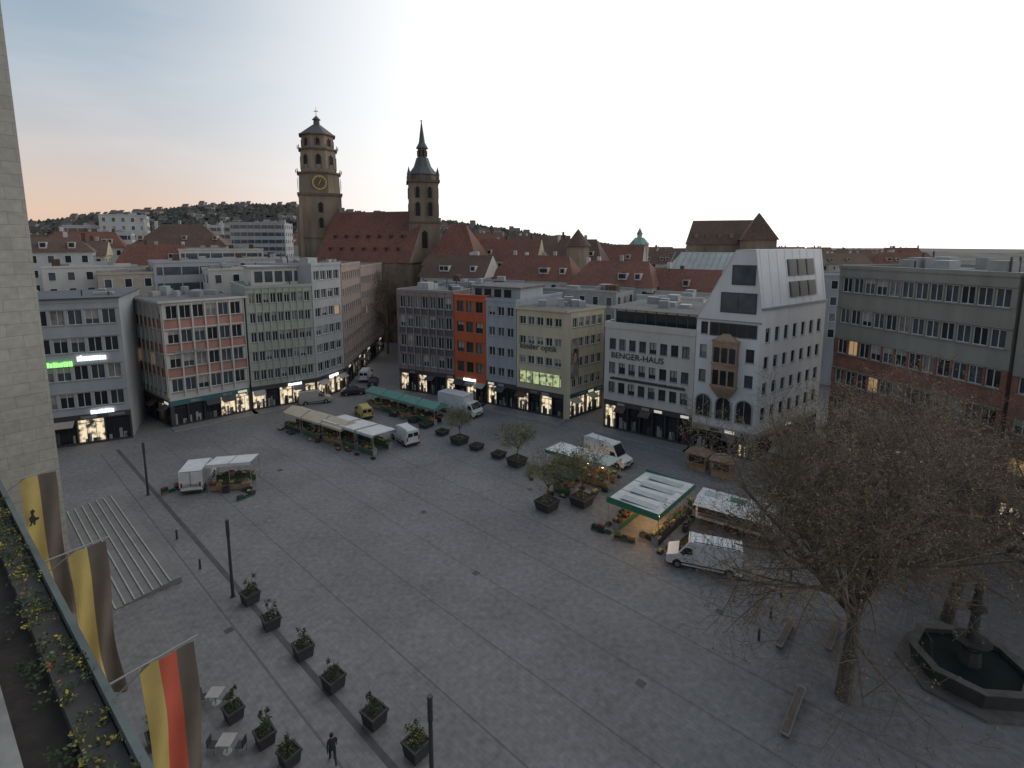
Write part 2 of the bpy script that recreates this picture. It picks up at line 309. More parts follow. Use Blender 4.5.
b['walls'].hexa([(.9,83.9,0),(8.45,79.2,0),(14.7,84.9,0),(8.5,92,0),(.9,83.9,16.8),(8.45,79.2,16.8),(14.7,84.9,16.8),(8.5,92,16.8)],wH,gravel)
b['roof'].hexa([(.4,83.0,16.82),(8.3,77.8,16.82),(15.3,84.3,16.82),(8.5,92.3,16.82),(.4,83.0,17.15),(8.3,77.8,17.15),(15.3,84.3,17.15),(8.5,92.3,17.15)],wH,gravel)
fc=frame((8.0,78.45),(8.95,78.45)); b['walls'].frbox(fc,0,fc.L,-.4,.0,0,16.8,wH)
text(b,'kinder optik',fr,.7,.1,10.55,1.35,M('sign_dark_letter',(.05,.04,.04),.5,.05))
po=b['poster']; po.frbox(f2,.25,2.1,.02,.07,6.4,12.6,M('poster_paper',(.35,.33,.30),.6,.2,1.2,var2=(.12,.10,.09)))
sk=M('poster_skin',(.45,.30,.22),.6,.2,1.5); hr=M('poster_hair',(.05,.035,.03),.6,.2)
po.poly([f2(1.2+.62*math.cos(a),.075,9.9+1.3*math.sin(a)) for a in [i*math.pi/9 for i in range(18)]],hr)
po.poly([f2(1.15+.42*math.cos(a),.08,9.6+.85*math.sin(a)) for a in [i*math.pi/9 for i in range(18)]],sk)
po.poly([f2(.5,.08,6.8),f2(1.9,.08,6.8),f2(1.6,.08,8.6),f2(.8,.08,8.6)],wE)
for i in range(7):
    x,y=U(4,11),U(83,87); b['roof_equipment'].box(x,x+U(.6,2.2),y,y+U(.6,2),17.15,17.15+U(.5,1.3),random.choice([hv,zinc,concrete]))
b.done()
wI=M('plaster_warm_white',(.50,.48,.445),.85,.08,1,streak=True)
b=G('benger_haus',(20,77,0))
fr=facade(b,(13.6,75.1),(24.0,67.3),4.4,15.1,[(5.6,7.2),(8.5,10.1),(12.0,13.6)],8,wI,pier=.5,endp=.7,mull=1,frame_m=darkf)
shop(b,fr,0,fr.L,0,4.4,7,lit=.15,fascia=darkf)
body(b,fr,14,0,15.1,wI,clutter=0,par=.9)
b['walls'].frbox(fr,.4,fr.L-.3,-13.5,-1.9,15.2,17.8,wI); b['roof'].frbox(fr,.1,fr.L,-13.8,-1.2,17.8,18.1,wI,gravel)
for i in range(8): b['glass'].frbox(fr,.9+i*1.5,2.2+i*1.5,-1.895,-1.86,15.6,17.4,gl_d)
for i in range(9): b['window_frames'].frbox(fr,.75+i*1.5,.88+i*1.5,-1.895,-1.8,15.4,17.6,darkf)
text(b,'BENGER-HAUS',fr,1.0,.06,10.8,1.2,M('sign_black_letter',(.03,.03,.03),.5,.05),ext=.05)
signbars(b,fr,1,12,.06,7.6,.42,darkf)
for i in range(6):
    s=U(1,9); t=-U(3,11); b['roof_equipment'].frbox(fr,s,s+U(.7,2),t-U(.6,1.6),t,18.1,18.1+U(.4,1.2),random.choice([hv,zinc]))
b.done()
wJ=M('render_white',(.62,.62,.62),.7,.07,.8,streak=True); wJr=M('white_metal_roof',(.58,.59,.61),.55,.06,.6)
b=G('white_gabled_building',(34,70,0))
Ir=(24.05,67.27);Jc=(30.1,62.4);Jr=(44.1,73.0)
fr=facade(b,Ir,Jc,8.3,17.6,[(9.3,10.9),(12.5,14.2),(15.6,17.2)],4,wJ,pier=.9,endp=.5,mull=0,frame_m=darkf,lit=0,cols=[(.55,1.45),(2.6,3.5),(4.2,5.1),(6.2,7.2)])
W=b['walls'];L=fr.L
W.frbox(fr,0,L,-.4,0,3.6,8.3,wJ)
st=M('tan_sandstone',(.33,.23,.155),.85,.2,2); 
def arch(ms,f,s,w,z0,z1,t,m,m2):
    r=w/2; pts=[f(s-r,t+.03,z0),f(s+r,t+.03,z0)]+[f(s+r*math.cos(a),t+.03,z1-r+r*math.sin(a)) for a in [i*math.pi/10 for i in range(0,11)]]
    R2=r+.16; out=[(s-R2,z0-.12)]+[(s+R2,z0-.12)]+[(s+R2*math.cos(a),z1-r+R2*math.sin(a)) for a in [i*math.pi/10 for i in range(0,11)]]
    inn=[(s-r,z0)]+[(s+r,z0)]+[(s+r*math.cos(a),z1-r+r*math.sin(a)) for a in [i*math.pi/10 for i in range(0,11)]]
    n=len(out)
    for i in range(n):
        j=(i+1)%n
        ms.poly([f(out[i][0],t+.12,out[i][1]),f(out[j][0],t+.12,out[j][1]),f(inn[j][0],t+.12,inn[j][1]),f(inn[i][0],t+.12,inn[i][1])],m2)
        ms.poly([f(out[i][0],t,out[i][1]),f(out[j][0],t,out[j][1]),f(out[j][0],t+.12,out[j][1]),f(out[i][0],t+.12,out[i][1])],m2)
        ms.poly([f(inn[j][0],t,inn[j][1]),f(inn[i][0],t,inn[i][1]),f(inn[i][0],t+.12,inn[i][1]),f(inn[j][0],t+.12,inn[j][1])],m2)
    ms.poly(pts,m)
    ms.frbox(f,s-.04,s+.04,t+.035,t+.08,z0,z1-.1,m2)
for s in(1.35,3.9,6.4): arch(b['arched_windows'],fr,s,1.8,4.7,7.6,0,gl_d,greyf)
shop(b,fr,0,L,0,3.6,4,lit=.1,fascia=greyf)
f2=facade(b,Jc,Jr,3.6,19.2,[(5.0,6.7),(8.3,9.9),(11.6,13.2),(15.0,16.8)],7,wJ,pier=1.2,endp=1.2,mull=1,frame_m=darkf,lit=0)
shop(b,f2,0,f2.L,0,3.6,7,lit=.1,fascia=greyf)
prof=[(0.02,0),(0.02,17.6),(4.4,26.4),(6.7,26.4),(L-.02,19.3),(L-.02,0)]
vx,vy=f2.d; 
def jp(s,z,k): p=fr(s,0,z); return (p[0]+vx*k,p[1]+vy*k,z)
upper=[(0.0,17.6),(4.4,26.4),(6.7,26.4),(L,19.3),(L,17.6)]
W.poly([jp(s,z,.0) for s,z in upper],wJ)
K=17.5
for i in range(1,4):
    a,c=prof[i],prof[i+1]; b['roof'].poly([jp(*a,-.12),jp(*c,-.12),jp(*c,K),jp(*a,K)],wJr)
for k in range(9):
    a,c=prof[3],prof[4]; kk=.6+k*2.05
    b['roof_seams'].tube(Vector(jp(*a,kk)),Vector(jp(*c,kk)),.03,.03,4,wJr)
W.poly([jp(0.02,0,.4),jp(0.02,17.6,.4),jp(0.02,17.6,K),jp(0.02,0,K)],wJ)
W.poly([jp(s,z,K) for s,z in reversed(prof)],wJ)
inn=[(0.4,0),(0.4,17.5),(L-.4,17.5),(L-.4,0)]; W.poly([jp(s,z,.75) for s,z in inn],wJ)
W.poly([jp(L-.62,0,.4),jp(L-.62,0,K),jp(L-.62,19.2,K),jp(L-.62,19.2,.4)],wJ)
b['trim'].frbox(fr,-.05,L+.1,.003,.12,17.45,17.62,zinc); b['trim'].frbox(f2,-.1,f2.L,.003,.2,19.15,19.4,zinc)
def slopewin(s0,s1,z0,z1):
    D=b['gable_windows']; D.frbox(fr,s0-.12,s1+.12,.003,.10,z0-.12,z1+.12,darkf); n=2
    for i in range(n):
        w=(s1-s0)/n; D.frbox(fr,s0+i*w+.05,s0+(i+1)*w-.05,.102,.13,z0,z1,gl_b)
slopewin(3.0,7.0,18.7,21.0); slopewin(4.2,6.7,22.2,24.4); 
b['gable_windows'].frbox(fr,1.7,L-.4,.003,.08,15.5,17.25,darkf); 
for i in range(5): b['gable_windows'].frbox(fr,1.85+i*1.1,2.8+i*1.1,.081,.1,15.65,17.1,gl_d)
def rs(k,q,off):
    s=L+(6.7-L)*q; z=19.3+7.1*q; p=fr(s,0,z); nx,ny=fr.d
    return (p[0]+vx*k+nx*off,p[1]+vy*k+ny*off,z+off*.2)
for q0,q1 in((.14,.42),(.52,.82)):
    for k0 in(7.2,9.7,12.2):
        Q=[rs(k0,q0,.14),rs(k0+2.2,q0,.14),rs(k0+2.2,q1,.14),rs(k0,q1,.14)]
        I2=[rs(k0,q0,.0),rs(k0+2.2,q0,.0),rs(k0+2.2,q1,.0),rs(k0,q1,.0)]
        D=b['roof_windows']; D.hexa(I2+Q,darkf)
        e=.16; D.poly([rs(k0+e,q0+.02,.16),rs(k0+2.2-e,q0+.02,.16),rs(k0+2.2-e,q1-.02,.16),rs(k0+e,q1-.02,.16)],M('roof_glass',(.04,.045,.05),.45,.2,1,spec=.25))
O=b['oriel']; O.frbox(fr,2.4,5.4,.002,.9,8.9,14.9,st); 
O.hexa([fr(3.2,.3,7.6),fr(4.6,.3,7.6),fr(4.6,.002,7.6),fr(3.2,.002,7.6),fr(2.4,.9,8.9),fr(5.4,.9,8.9),fr(5.4,.002,8.9),fr(2.4,.002,8.9)],st)
for z in(9.4,12.3):
    for s in(2.6,3.55,4.5): O.frbox(fr,s,s+.72,.902,.93,z,z+1.9,gl_d)
    O.frbox(fr,2.3,5.5,.002,1.0,z-.3,z-.12,st)
O.frbox(fr,2.3,5.5,.002,1.0,14.9,15.1,st); O.hexa([fr(2.5,.9,15.1),fr(5.3,.9,15.1),fr(5.3,.1,15.1),fr(2.5,.1,15.1),fr(3.5,.5,15.9),fr(4.3,.5,15.9),fr(4.3,.1,15.9),fr(3.5,.1,15.9)],st)
b.done()
wK=M('stone_olive_grey',(.26,.255,.225),.85,.12,.8,streak=True); wK2=M('brick_red_brown',(.25,.115,.085),.85,.25,1.2)
b=G('department_store',(48,48,0))
fr=facade(b,(41.6,66.5),(46.6,48),4.4,24.0,storeys(4.4,5,3.9,1.1,2.9),12,wK,spand=[wK2,wK2,wK2,wK,wK],pier=.18,sp_rec=.08,mull=1,bands=.16,lit=.05)
shop(b,fr,0,fr.L,0,4.4,9,lit=.5); body(b,fr,18,0,24.0,wK,clutter=8); b.done()
b=G('red_brick_store',(52,34,0))
fr=facade(b,(46.7,47.6),(52.5,24),4.4,24,storeys(4.4,5,3.85,1.2,2.8),12,wK,spand=[wK2,wK2,wK2,wK,wK],pier=.5,mull=1,lit=.06)
shop(b,fr,0,fr.L,0,4.4,9,lit=.5,fascia=wK2); body(b,fr,16,0,24,wK,clutter=7); b.done()
# ================================================================ TOWN HALL (near left)
ash=tilemat('ashlar_limestone',(.34,.325,.285),(.38,.365,.325),2.6,.95,.02,axis='XZ',patch=.14,mc=(.22,.21,.19))
LD=(-.77,.638); LN=(.64,.77)
b=G('town_hall_wing',(-45,38,0)); fr=frame((-37.6-.64*22,41.3-.77*22),(-37.6,41.3)); b['walls'].frbox(fr,0,fr.L,-14,0,0,50,ash)
b['cornice'].frbox(fr,-.5,fr.L+.5,-14.5,.5,50,51,ash); b['plinth'].frbox(fr,0,fr.L+.15,-14,.15,0,1.2,M('plinth_stone',(.2,.2,.19),.8,.15)); b.done()
def lp(s,q,z):
    return (LN[0]*q+LD[0]*s, LN[1]*q+LD[1]*s, z)
def lbox(ms,s0,s1,q0,q1,z0,z1,m,mt=None):
    ms.hexa([lp(s0,q0,z0),lp(s1,q0,z0),lp(s1,q1,z0),lp(s0,q1,z0),lp(s0,q0,z1),lp(s1,q0,z1),lp(s1,q1,z1),lp(s0,q1,z1)],m,mt)
b=G('town_hall_front',(0,0,0)); conc=M('ledge_stone',(.22,.215,.2),.85,.2,2); floorm=M('ledge_floor',(.04,.032,.028),.9,.3,3,bump=.3)
lbox(b['walls'],-8,55,-6,1.9,0,17.2,ash); lbox(b['floor'],-8,55,.7,1.9,17.203,17.5,floorm)
lbox(b['parapet'],-8,55,-.2,.68,17.203,17.95,conc); lbox(b['coping'],-8,55,1.98,2.12,17.0,18.02,M('rail_green_grey',(.10,.12,.112),.5,.2))
lbox(b['upper_wall'],-8,55,-6,-.22,17.204,17.9,ash)
b.done()
pl=G('ledge_flower_box',lp(10,1.6,17.5)); lbox(pl['trough'],-4,54,1.42,1.95,17.505,17.8,M('trough_dark',(.06,.055,.05),.9,.2))
lfa=M('leaf_dark',(.045,.065,.028),.8,.3,5); lfb=M('leaf_mid',(.08,.105,.045),.8,.3,5); lfl=M('leaf_spring',(.15,.18,.07),.8,.3,5); fly=M('flower_yellow',(.45,.34,.05),.7,.2); flr=M('flower_orange',(.4,.12,.05),.7,.2)
flw=M('flower_white',(.5,.45,.42),.7,.2)
def leaves(ms,c,rx,rz,n,size,mats,shell=.35):
    for i in range(n):
        v=Vector((random.gauss(0,1),random.gauss(0,1),random.gauss(0,1))); v.normalize(); r=(shell+(1-shell)*R())*(.8+.35*noise.noise(v*2.3+Vector(c)))
        p=Vector((c[0]+v.x*rx*r,c[1]+v.y*rx*r,c[2]+v.z*rz*r)); a=Vector((random.gauss(0,1),random.gauss(0,1),random.gauss(0,.7))).normalized(); q=a.orthogonal().normalized(); s=size*U(.6,1.3)
        ms.poly([p-a*s,p+q*s*.5,p+a*s,p-q*s*.5],random.choice(mats))
for i in range(520):
    s=U(-3,40); z=17.85; c=lp(s,U(1.4,1.97),z+U(-.05,.2)); mm=[lfa,lfa,lfa,lfb,lfl]
    r=R()
    if r<.4: mm=mm+[fly]*2
    elif r<.55: mm=mm+[flr]*1
    leaves(pl['plants'],c,.22,.18,24,.045,mm,.1)
for i in range(60):
    s=U(2,36); c=lp(s,U(.9,1.5),17.7); leaves(pl['plants'],c,.28,.18,20,.05,[lfa,lfa,lfb],.1)
pl.done()
yel=M('flag_yellow',(.50,.38,.13),.8,.08,2); red=M('flag_red',(.50,.10,.06),.8,.08,2); blk=M('flag_black',(.13,.105,.085),.85,.1,2); pole=M('pole_metal',(.3,.3,.3),.4,.1,metal=.6)
hrs=M('arms_black',(.03,.028,.025),.8,.1)
def flag(name,s,stripes,z1,z0,emblem=False,w=.9,q0=2.45):
    f=G(name,lp(s,2.3,z1)); ms=f['cloth']; n=28; k=8*len(stripes)
    def p(i,j,o=0):
        h=j/n; q=q0+w*i/k*(1-.12*h); z=z1+(z0-z1)*h; wob=.12*math.sin(i/k*9+j*.28+s)*(.25+h)+.06*math.sin(j*.6+s*2)*h
        return lp(s+wob-o,q+.10*math.sin(j*.22+s)*h+.15*h,z)
    for i in range(k):
        for j in range(n): ms.poly([p(i,j),p(i+1,j),p(i+1,j+1),p(i,j+1)],stripes[i*len(stripes)//k])
    f['pole'].tube(Vector(lp(s,2.0,z1-.0)),Vector(lp(s,q0+w+.1,z1+.10)),.028,.022,8,pole)
    f['pole'].tube(Vector(lp(s,2.0,z1-.5)),Vector(lp(s,q0+.2,z1+.02)),.02,.02,6,pole)
    if emblem:
        hz=z1-.30*(z1-z0); pts=[(.0,0),(.08,.1),(.03,.32),(.12,.42),(.10,.6),(.2,.66),(.26,.55),(.2,.46),(.25,.3),(.38,.26),(.34,.18),(.24,.16),(.22,0),(.15,.0),(.15,.12),(.08,.0)]
        f['arms'].poly([lp(s-.25,q0+.08+a*.9,hz+z) for a,z in pts],hrs)
    f.done()
flag('city_flag',27.15,[yel,blk],17.9,11.6,True,w=1.1,q0=2.6); flag('city_flag',20.0,[yel,blk],17.6,12.2,False,w=.95,q0=2.75); flag('german_flag',13.1,[yel,red,blk],17.6,12.0,w=1.1,q0=2.75)
# steps
b=G('entrance_steps',(-36,43,0)); stp=M('step_stone',(.17,.168,.165),.8,.12); nos=M('step_nosing',(.36,.355,.34),.8,.1)
e1,e2=(-45.6,50.2),(-29.6,35.6); fr=frame(e1,e2)
for i in range(7): b['steps'].frbox(fr,.3+i*.003,fr.L-i*.003,-4.4,.0-i*.6,(i*.07)+.001,(i+1)*.07,stp); b['nosing'].frbox(fr,.3,fr.L,-i*.6-.09,-i*.6+.004,(i+1)*.07+.001,(i+1)*.07+.010,nos)
b.done()
# ================================================================ CHURCH
sand=M('church_sandstone',(.24,.19,.14),.9,.28,.5,bump=.3,streak=True); sandd=M('sandstone_dark',(.14,.115,.09),.9,.2,.5); gold=M('gilding',(.55,.38,.10),.4,.1,metal=.5)
louv=M('opening_dark',(.02,.02,.02),.9,.1)
c=G('collegiate_church',(-45,158,0)); T=c['west_tower']; cx,cy=-59.2,165; rt=math.radians(20)
def sq(ms,cx,cy,w,z0,z1,m,rot): ms.prism(cx,cy,w/2*1.414,w/2*1.414,z0,z1,4,m,rot+math.pi/4)
def facewin(ms,cx,cy,r,ang,z0,z1,w,m):
    nx,ny=math.cos(ang),math.sin(ang); tx,ty=-ny,nx; px,py=cx+nx*(r+.05),cy+ny*(r+.05)
    pts=[(px-tx*w/2,py-ty*w/2,z0),(px+tx*w/2,py+ty*w/2,z0),(px+tx*w/2,py+ty*w/2,z1-w/2),(px,py,z1),(px-tx*w/2,py-ty*w/2,z1-w/2)]
    ms.poly(pts,m)
    for sg in(-1,1):
        a=w/2+.12
        ms.tube(Vector((px+tx*a*sg+nx*.05,py+ty*a*sg+ny*.05,z0)),Vector((px+tx*a*sg+nx*.05,py+ty*a*sg+ny*.05,z1-w/2)),.13,.13,4,sandd)
sq(T,cx,cy,12.4,0,29,sand,rt); sq(T,cx,cy,12.9,29,29.6,sand,rt); sq(T,cx,cy,12.0,29.6,41.5,sand,rt); sq(T,cx,cy,12.7,41.5,42.2,sandd,rt)
for k in range(4):
    a=rt+k*math.pi/2
    for dz in(32,36.5): facewin(T,cx,cy,6.0,a,dz,dz+3.2,1.1,louv)
    facewin(T,cx,cy,6.2,a,21,26,2.0,louv)
    for sg in(-1,1):
        bx=cx+6.3*math.cos(a)+sg*5.6*-math.sin(a); by=cy+6.3*math.sin(a)+sg*5.6*math.cos(a); T.prism(bx,by,1.1,.7,0,38,4,sand,a+math.pi/4)
o8=rt+math.pi/8
T.prism(cx,cy,6.4,6.2,42.2,48.0,8,sand,o8); T.prism(cx,cy,6.8,6.8,48.0,48.5,8,sandd,o8)
T.prism(cx,cy,5.5,5.4,48.5,55.0,8,sand,o8); T.prism(cx,cy,6.0,6.0,55.0,55.5,8,sandd,o8); T.prism(cx,cy,4.9,4.9,55.5,59.3,8,sand,o8); T.prism(cx,cy,5.6,5.6,59.3,59.7,8,sandd,o8)
T.prism(cx,cy,5.3,1.2,59.7,62.8,8,slate,o8); T.prism(cx,cy,1.0,.9,62.8,64.3,8,sandd,o8); T.prism(cx,cy,1.3,.05,64.3,65.6,8,slate,o8); T.prism(cx,cy,.1,.06,65.4,68,6,gold); T.box(cx-.6,cx+.6,cy-.08,cy+.08,66.7,66.95,gold)
for i in range(16):
    a=o8+i*math.pi/8; 
    for r,z in((6.6,48.5),(5.8,55.5)): T.prism(cx+r*math.cos(a),cy+r*math.sin(a),.12,.12,z,z+1.0,4,sandd)
for k in range(8):
    a=rt+k*math.pi/4
    facewin(T,cx,cy,5.0,a,49.5,53.8,1.3,louv); facewin(T,cx,cy,4.5,a,56.2,58.6,1.0,louv)
for k in range(4):
    a=rt+k*math.pi/2; nx,ny=math.cos(a),math.sin(a); tx,ty=-ny,nx; px,py=cx+nx*6.1,cy+ny*6.1
    def cp(r,t,o): return (px+tx*r*math.cos(t)+nx*o,py+ty*r*math.cos(t)+ny*o,45.2+r*math.sin(t))
    T.poly([cp(2.1,i*math.pi/12,.1) for i in range(24)],gold); T.poly([cp(1.75,i*math.pi/12,.14) for i in range(24)],M('clock_face',(.10,.085,.07),.7,.1))
    for i in range(12):
        t=i*math.pi/6; T.poly([cp(1.3,t-.04,.17),cp(1.7,t-.05,.17),cp(1.7,t+.05,.17),cp(1.3,t+.04,.17)],gold)
    for t,l in((math.radians(65),1.4),(math.radians(-110),1.0)):
        T.poly([cp(.12,t-1.5,.2),cp(l,t-.03,.2),cp(l,t+.03,.2),cp(.12,t+1.5,.2)],gold)
S=c['south_tower']; sx,sy=-25.6,154; rs2=math.radians(12)
sq(S,sx,sy,8.6,0,33,sand,rs2); sq(S,sx,sy,9.1,33,33.5,sandd,rs2); sq(S,sx,sy,8.2,33.5,44.3,sand,rs2); sq(S,sx,sy,9.2,44.3,44.9,sandd,rs2)
for k in range(4):
    a=rs2+k*math.pi/2
    for sg in(-1,1):
        nx,ny=math.cos(a),math.sin(a); facewin(S,sx-ny*1.7*sg,sy+nx*1.7*sg,4.1,a,35,39,1.1,louv)
        facewin(S,sx-ny*1.7*sg,sy+nx*1.7*sg,4.1,a,40,43.2,.9,louv)
    facewin(S,sx,sy,4.3,a,26,31,1.4,louv)
    for i in range(5):
        o=-3.6+i*1.8; S.prism(sx+4.3*nx-ny*o,sy+4.3*ny+nx*o,.12,.12,44.9,45.9,4,sandd)
for k in range(4):
    a=rs2+math.pi/4+k*math.pi/2; S.prism(sx+5.6*math.cos(a),sy+5.6*math.sin(a),.5,.5,44.9,46.2,6,sandd); S.prism(sx+5.6*math.cos(a),sy+5.6*math.sin(a),.6,.02,46.2,48.5,6,slate)
S.prism(sx,sy,4.3,4.0,44.9,46.6,8,sandd); S.prism(sx,sy,4.4,2.5,46.6,49.0,8,slate); S.prism(sx,sy,2.5,1.7,49.0,51.4,8,slate); S.prism(sx,sy,1.25,1.25,51.4,54.0,8,sandd)
for k in range(8): facewin(S,sx,sy,1.2,k*math.pi/4+math.pi/8,51.8,53.6,.55,louv)
S.prism(sx,sy,1.8,.9,54.0,55.6,8,slate); S.prism(sx,sy,.9,.08,55.6,61.5,8,slate); S.prism(sx,sy,.25,.25,61.3,61.8,8,gold)
fr=frame((-56,150),(-28,142)); n=c['nave']
n.frbox(fr,0,fr.L,-22,0,0,22,sand); gable(n,fr,0,fr.L,-22,0,22,36.5,rt1,sand)
for i in range(7):
    s=2.5+i*4; n.frbox(fr,s-.4,s+.4,.003,1.2,0,20,sand); n.poly([fr(s+1,.03,8),fr(s+2.6,.03,8),fr(s+2.6,.03,16),fr(s+1.8,.03,18),fr(s+1,.03,16)],louv)
for z,tt in((25.5,-2.6),(29,-5.2)):
    for i in range(7):
        s=3+i*3.6; n.frbox(fr,s,s+.9,tt-1.6,tt+.6,z,z+.75,rt2); n.frbox(fr,s+.15,s+.75,tt+.602,tt+.63,z+.12,z+.6,louv)
fr=frame((-24,141),(-9,137)); n=c['choir']; n.frbox(fr,0,fr.L,-14,0,0,21.5,sand); gable(n,fr,0,fr.L,-14,0,21.5,32.5,rt1,sand,hip=6)
c.done()
# ================================================================ BACKGROUND BUILDINGS
bw=[wB,wI,wD,wH,M('bg_beige',(.38,.34,.29),.9,.1),M('bg_pale',(.46,.46,.45),.9,.08),M('bg_stone_grey',(.26,.25,.24),.9,.1)]
def bgb(name,x,y,w,d,h,rot=0,wall=None,roof=None,rh=0,hip=0,n=None,fl=3.1,band=False):
    wall=wall or random.choice(bw); g=G(name,(x,y,0)); a=math.radians(rot); ca,sa=math.cos(a),math.sin(a)
    P0=(x-w/2*ca,y-w/2*sa);P1=(x+w/2*ca,y+w/2*sa); fr=frame(P0,P1)
    g['walls'].frbox(fr,0,w,-d,0,0,h,wall,gravel)
    for f,l,tt in((fr,w,0),):
        nn=n or max(3,int(l/2.6)); k=int((h-8)/fl)
        for i in range(max(k,1)):
            zt=h-.8-i*fl
            if zt<6: break
            if band:
                g['windows'].frbox(f,.5,l-.5,.003,.05,zt-1.5,zt,gl_b)
                for j in range(nn): s=l*(j+.5)/nn; g['windows'].frbox(f,s-.1,s+.1,.052,.09,zt-1.5,zt,wall)
            else:
                for j in range(nn):
                    s=l*(j+.5)/nn; g['windows'].frbox(f,s-.62,s+.62,.003,.06,zt-1.62,zt+.08,whitef); g['windows'].frbox(f,s-.5,s+.5,.062,.08,zt-1.5,zt,pick_glass(.01))
    for (q0,q1) in ((fr(0,-d,0)[:2],P0),(P1,fr(w,-d,0)[:2])):
        f=frame(q0,q1); nn=max(2,int(d/3)); k=int((h-8)/fl)
        for i in range(max(k,1)):
            zt=h-.8-i*fl
            if zt<6: break
            for j in range(nn):
                s=d*(j+.5)/nn; g['windows'].frbox(f,s-.5,s+.5,.003,.06,zt-1.5,zt,pick_glass(.01))
    if roof:
        gable(g['roof'],fr,0,w,-d,0,h+.002,h+rh,roof,wall,hip=hip)
        for i in range(max(1,int(w/5))):
            s=U(1.5,w-1.5); g['chimneys'].frbox(fr,s,s+.7,-d/2-.9,-d/2-.2,h+rh*.55,h+rh+U(.6,1.4),random.choice([wB,rt2,concrete]))
            if R()<.7:
                s=U(1.5,max(1.6,w-2.5)); zz=h+rh*.3; g['dormers'].frbox(fr,s,s+1.3,-d*.36,-d*.09,zz-.2,zz+1.2,wall,roof); g['dormers'].frbox(fr,s+.2,s+1.1,-d*.09+.001,-d*.09+.04,zz+.1,zz+1.0,gl_d)
    else:
        for i in range(max(4,int(w*d/40))):
            s=U(.5,max(.6,w-2.5)); t=-U(1,max(1.1,d-3)); g['roof_equipment'].frbox(fr,s,s+U(.8,2.4),t-U(.6,2),t,h,h+U(.5,1.8),random.choice([hv,zinc,concrete,rt2]))
        g['roof'].frbox(fr,-.1,w+.1,-.3,.1,h+.001,h+.4,wall); g['roof'].frbox(fr,-.1,w+.1,-d-.1,-d+.2,h+.001,h+.4,wall)
    g.done()
bgb('white_townhouse',-100,112,17,10,25.4,rot=35,wall=bw[5],roof=rt2,rh=3.2,hip=3)
bgb('office_block',-83,103,14,12,22.5,rot=38,wall=wB)
bgb('office_block',-70,98,12,12,21.5,rot=38,wall=bw[4])
bgb('office_block',-62,104,15,12,23.5,rot=38,wall=wD,band=True)
bgb('office_block',-51,100,12,8,22.2,rot=38,wall=wI)
bgb('white_office_tower',-150,205,15,12,38,rot=30,wall=bw[5]); bgb('white_office_tower',-166,205,12,10,34,rot=30,wall=bw[5],band=True)
bgb('white_office_tower',-143,188,13,10,31,rot=30,wall=bw[5],band=True)
bgb('hip_roof_building',-104,165,26,16,26.5,rot=20,wall=bw[4],roof=rt2,rh=7,hip=8)
bgb('office_block',-128,230,20,14,35,rot=15,wall=wI,band=True); bgb('office_block',-108,225,22,14,36,rot=10,wall=wD,band=True)
bgb('office_block',-78,142,20,14,25.5,rot=30,wall=wI,band=True); bgb('townhouse',-92,135,16,11,22,rot=25,roof=rt1,rh=5,hip=2)
bgb('townhouse',-118,138,18,12,24,rot=30,roof=rt2,rh=4); bgb('office_block',-62,124,18,12,23.5,rot=12,wall=wI)
bgb('townhouse',-130,160,20,12,26,rot=30,roof=rt1,rh=5,hip=3); bgb('office_block',-150,170,20,12,27,rot=30,band=True)
bgb('townhouse',-14,120,16,10,19.5,rot=-20,roof=rt2,rh=5); bgb('townhouse',4,118,20,11,19,rot=-24,roof=rt1,rh=5.5,hip=3)
bgb('townhouse',20,108,18,12,18.5,rot=-30,roof=rt1,rh=5,hip=3); bgb('office_block',12,98,16,9,18.3,rot=-33,wall=concrete)
bgb('office_block',-8,104,14,9,19.2,rot=-28,wall=wD); bgb('office_block',28,93,12,10,17.5,rot=-35,wall=wI)
bgb('townhouse',33,104,14,10,17.5,rot=-33,wall=bw[4],roof=rt1,rh=4.5); 
bgb('townhouse',-2,150,18,12,22.5,rot=-15,roof=rt1,rh=6); bgb('townhouse',17,148,16,12,22,rot=-22,roof=rt2,rh=6.5,hip=3)
bgb('townhouse',30,160,18,12,21,rot=-20,roof=rt1,rh=6); bgb('townhouse',8,175,22,13,24,rot=-5,roof=rt2,rh=6)
bgb('townhouse',-10,185,20,13,24,rot=10,roof=rt1,rh=7,hip=3)
bgb('office_block',66,96,20,14,21,rot=-30,wall=wD)
t=G('round_stair_tower',(17.5,152,0)); t['walls'].prism(17.5,140,3,3,0,26.5,16,sand); t['roof'].prism(17.5,140,3.5,.1,26.5,31,16,rt2); t.done()
t=G('green_cupola_tower',(41,170,0)); t['walls'].prism(41,170,3,3,0,27,8,wH); t['roof'].prism(41,170,3.4,1.4,27,29.2,8,copper);t['roof'].prism(41,170,.8,.8,29.2,30.2,8,wH);t['roof'].prism(41,170,1.1,.05,30.2,32.3,8,copper); t.done()
glr=M('glazed_roof',(.28,.31,.29),.3,.15,.6); t=G('market_hall',(48,132,0)); fr=frame((36,136),(62,118)); t['walls'].frbox(fr,0,fr.L,-22,0,0,17,bw[4])
t['roof'].hexa([fr(-.5,.5,17.002),fr(fr.L+.5,.5,17.002),fr(fr.L+.5,-22,17.002),fr(-.5,-22,17.002),fr(1,-1,18.6),fr(fr.L-1,-1,18.6),fr(fr.L-1,-21,18.6),fr(1,-21,18.6)],rt1)
gable(t['glass_roof'],fr,1.5,fr.L-1.5,-20,-2,18.7,25,glr,glr,hip=3,ov=0)
for i in range(18): 
    s=2.8+i*(fr.L-5.6)/17; t['glazing_bars'].tube(Vector(fr(s,-2,18.75)),Vector(fr(s if 3<s<fr.L-3 else s,-10.9,25.02)),.09,.09,4,zinc)
t.done()
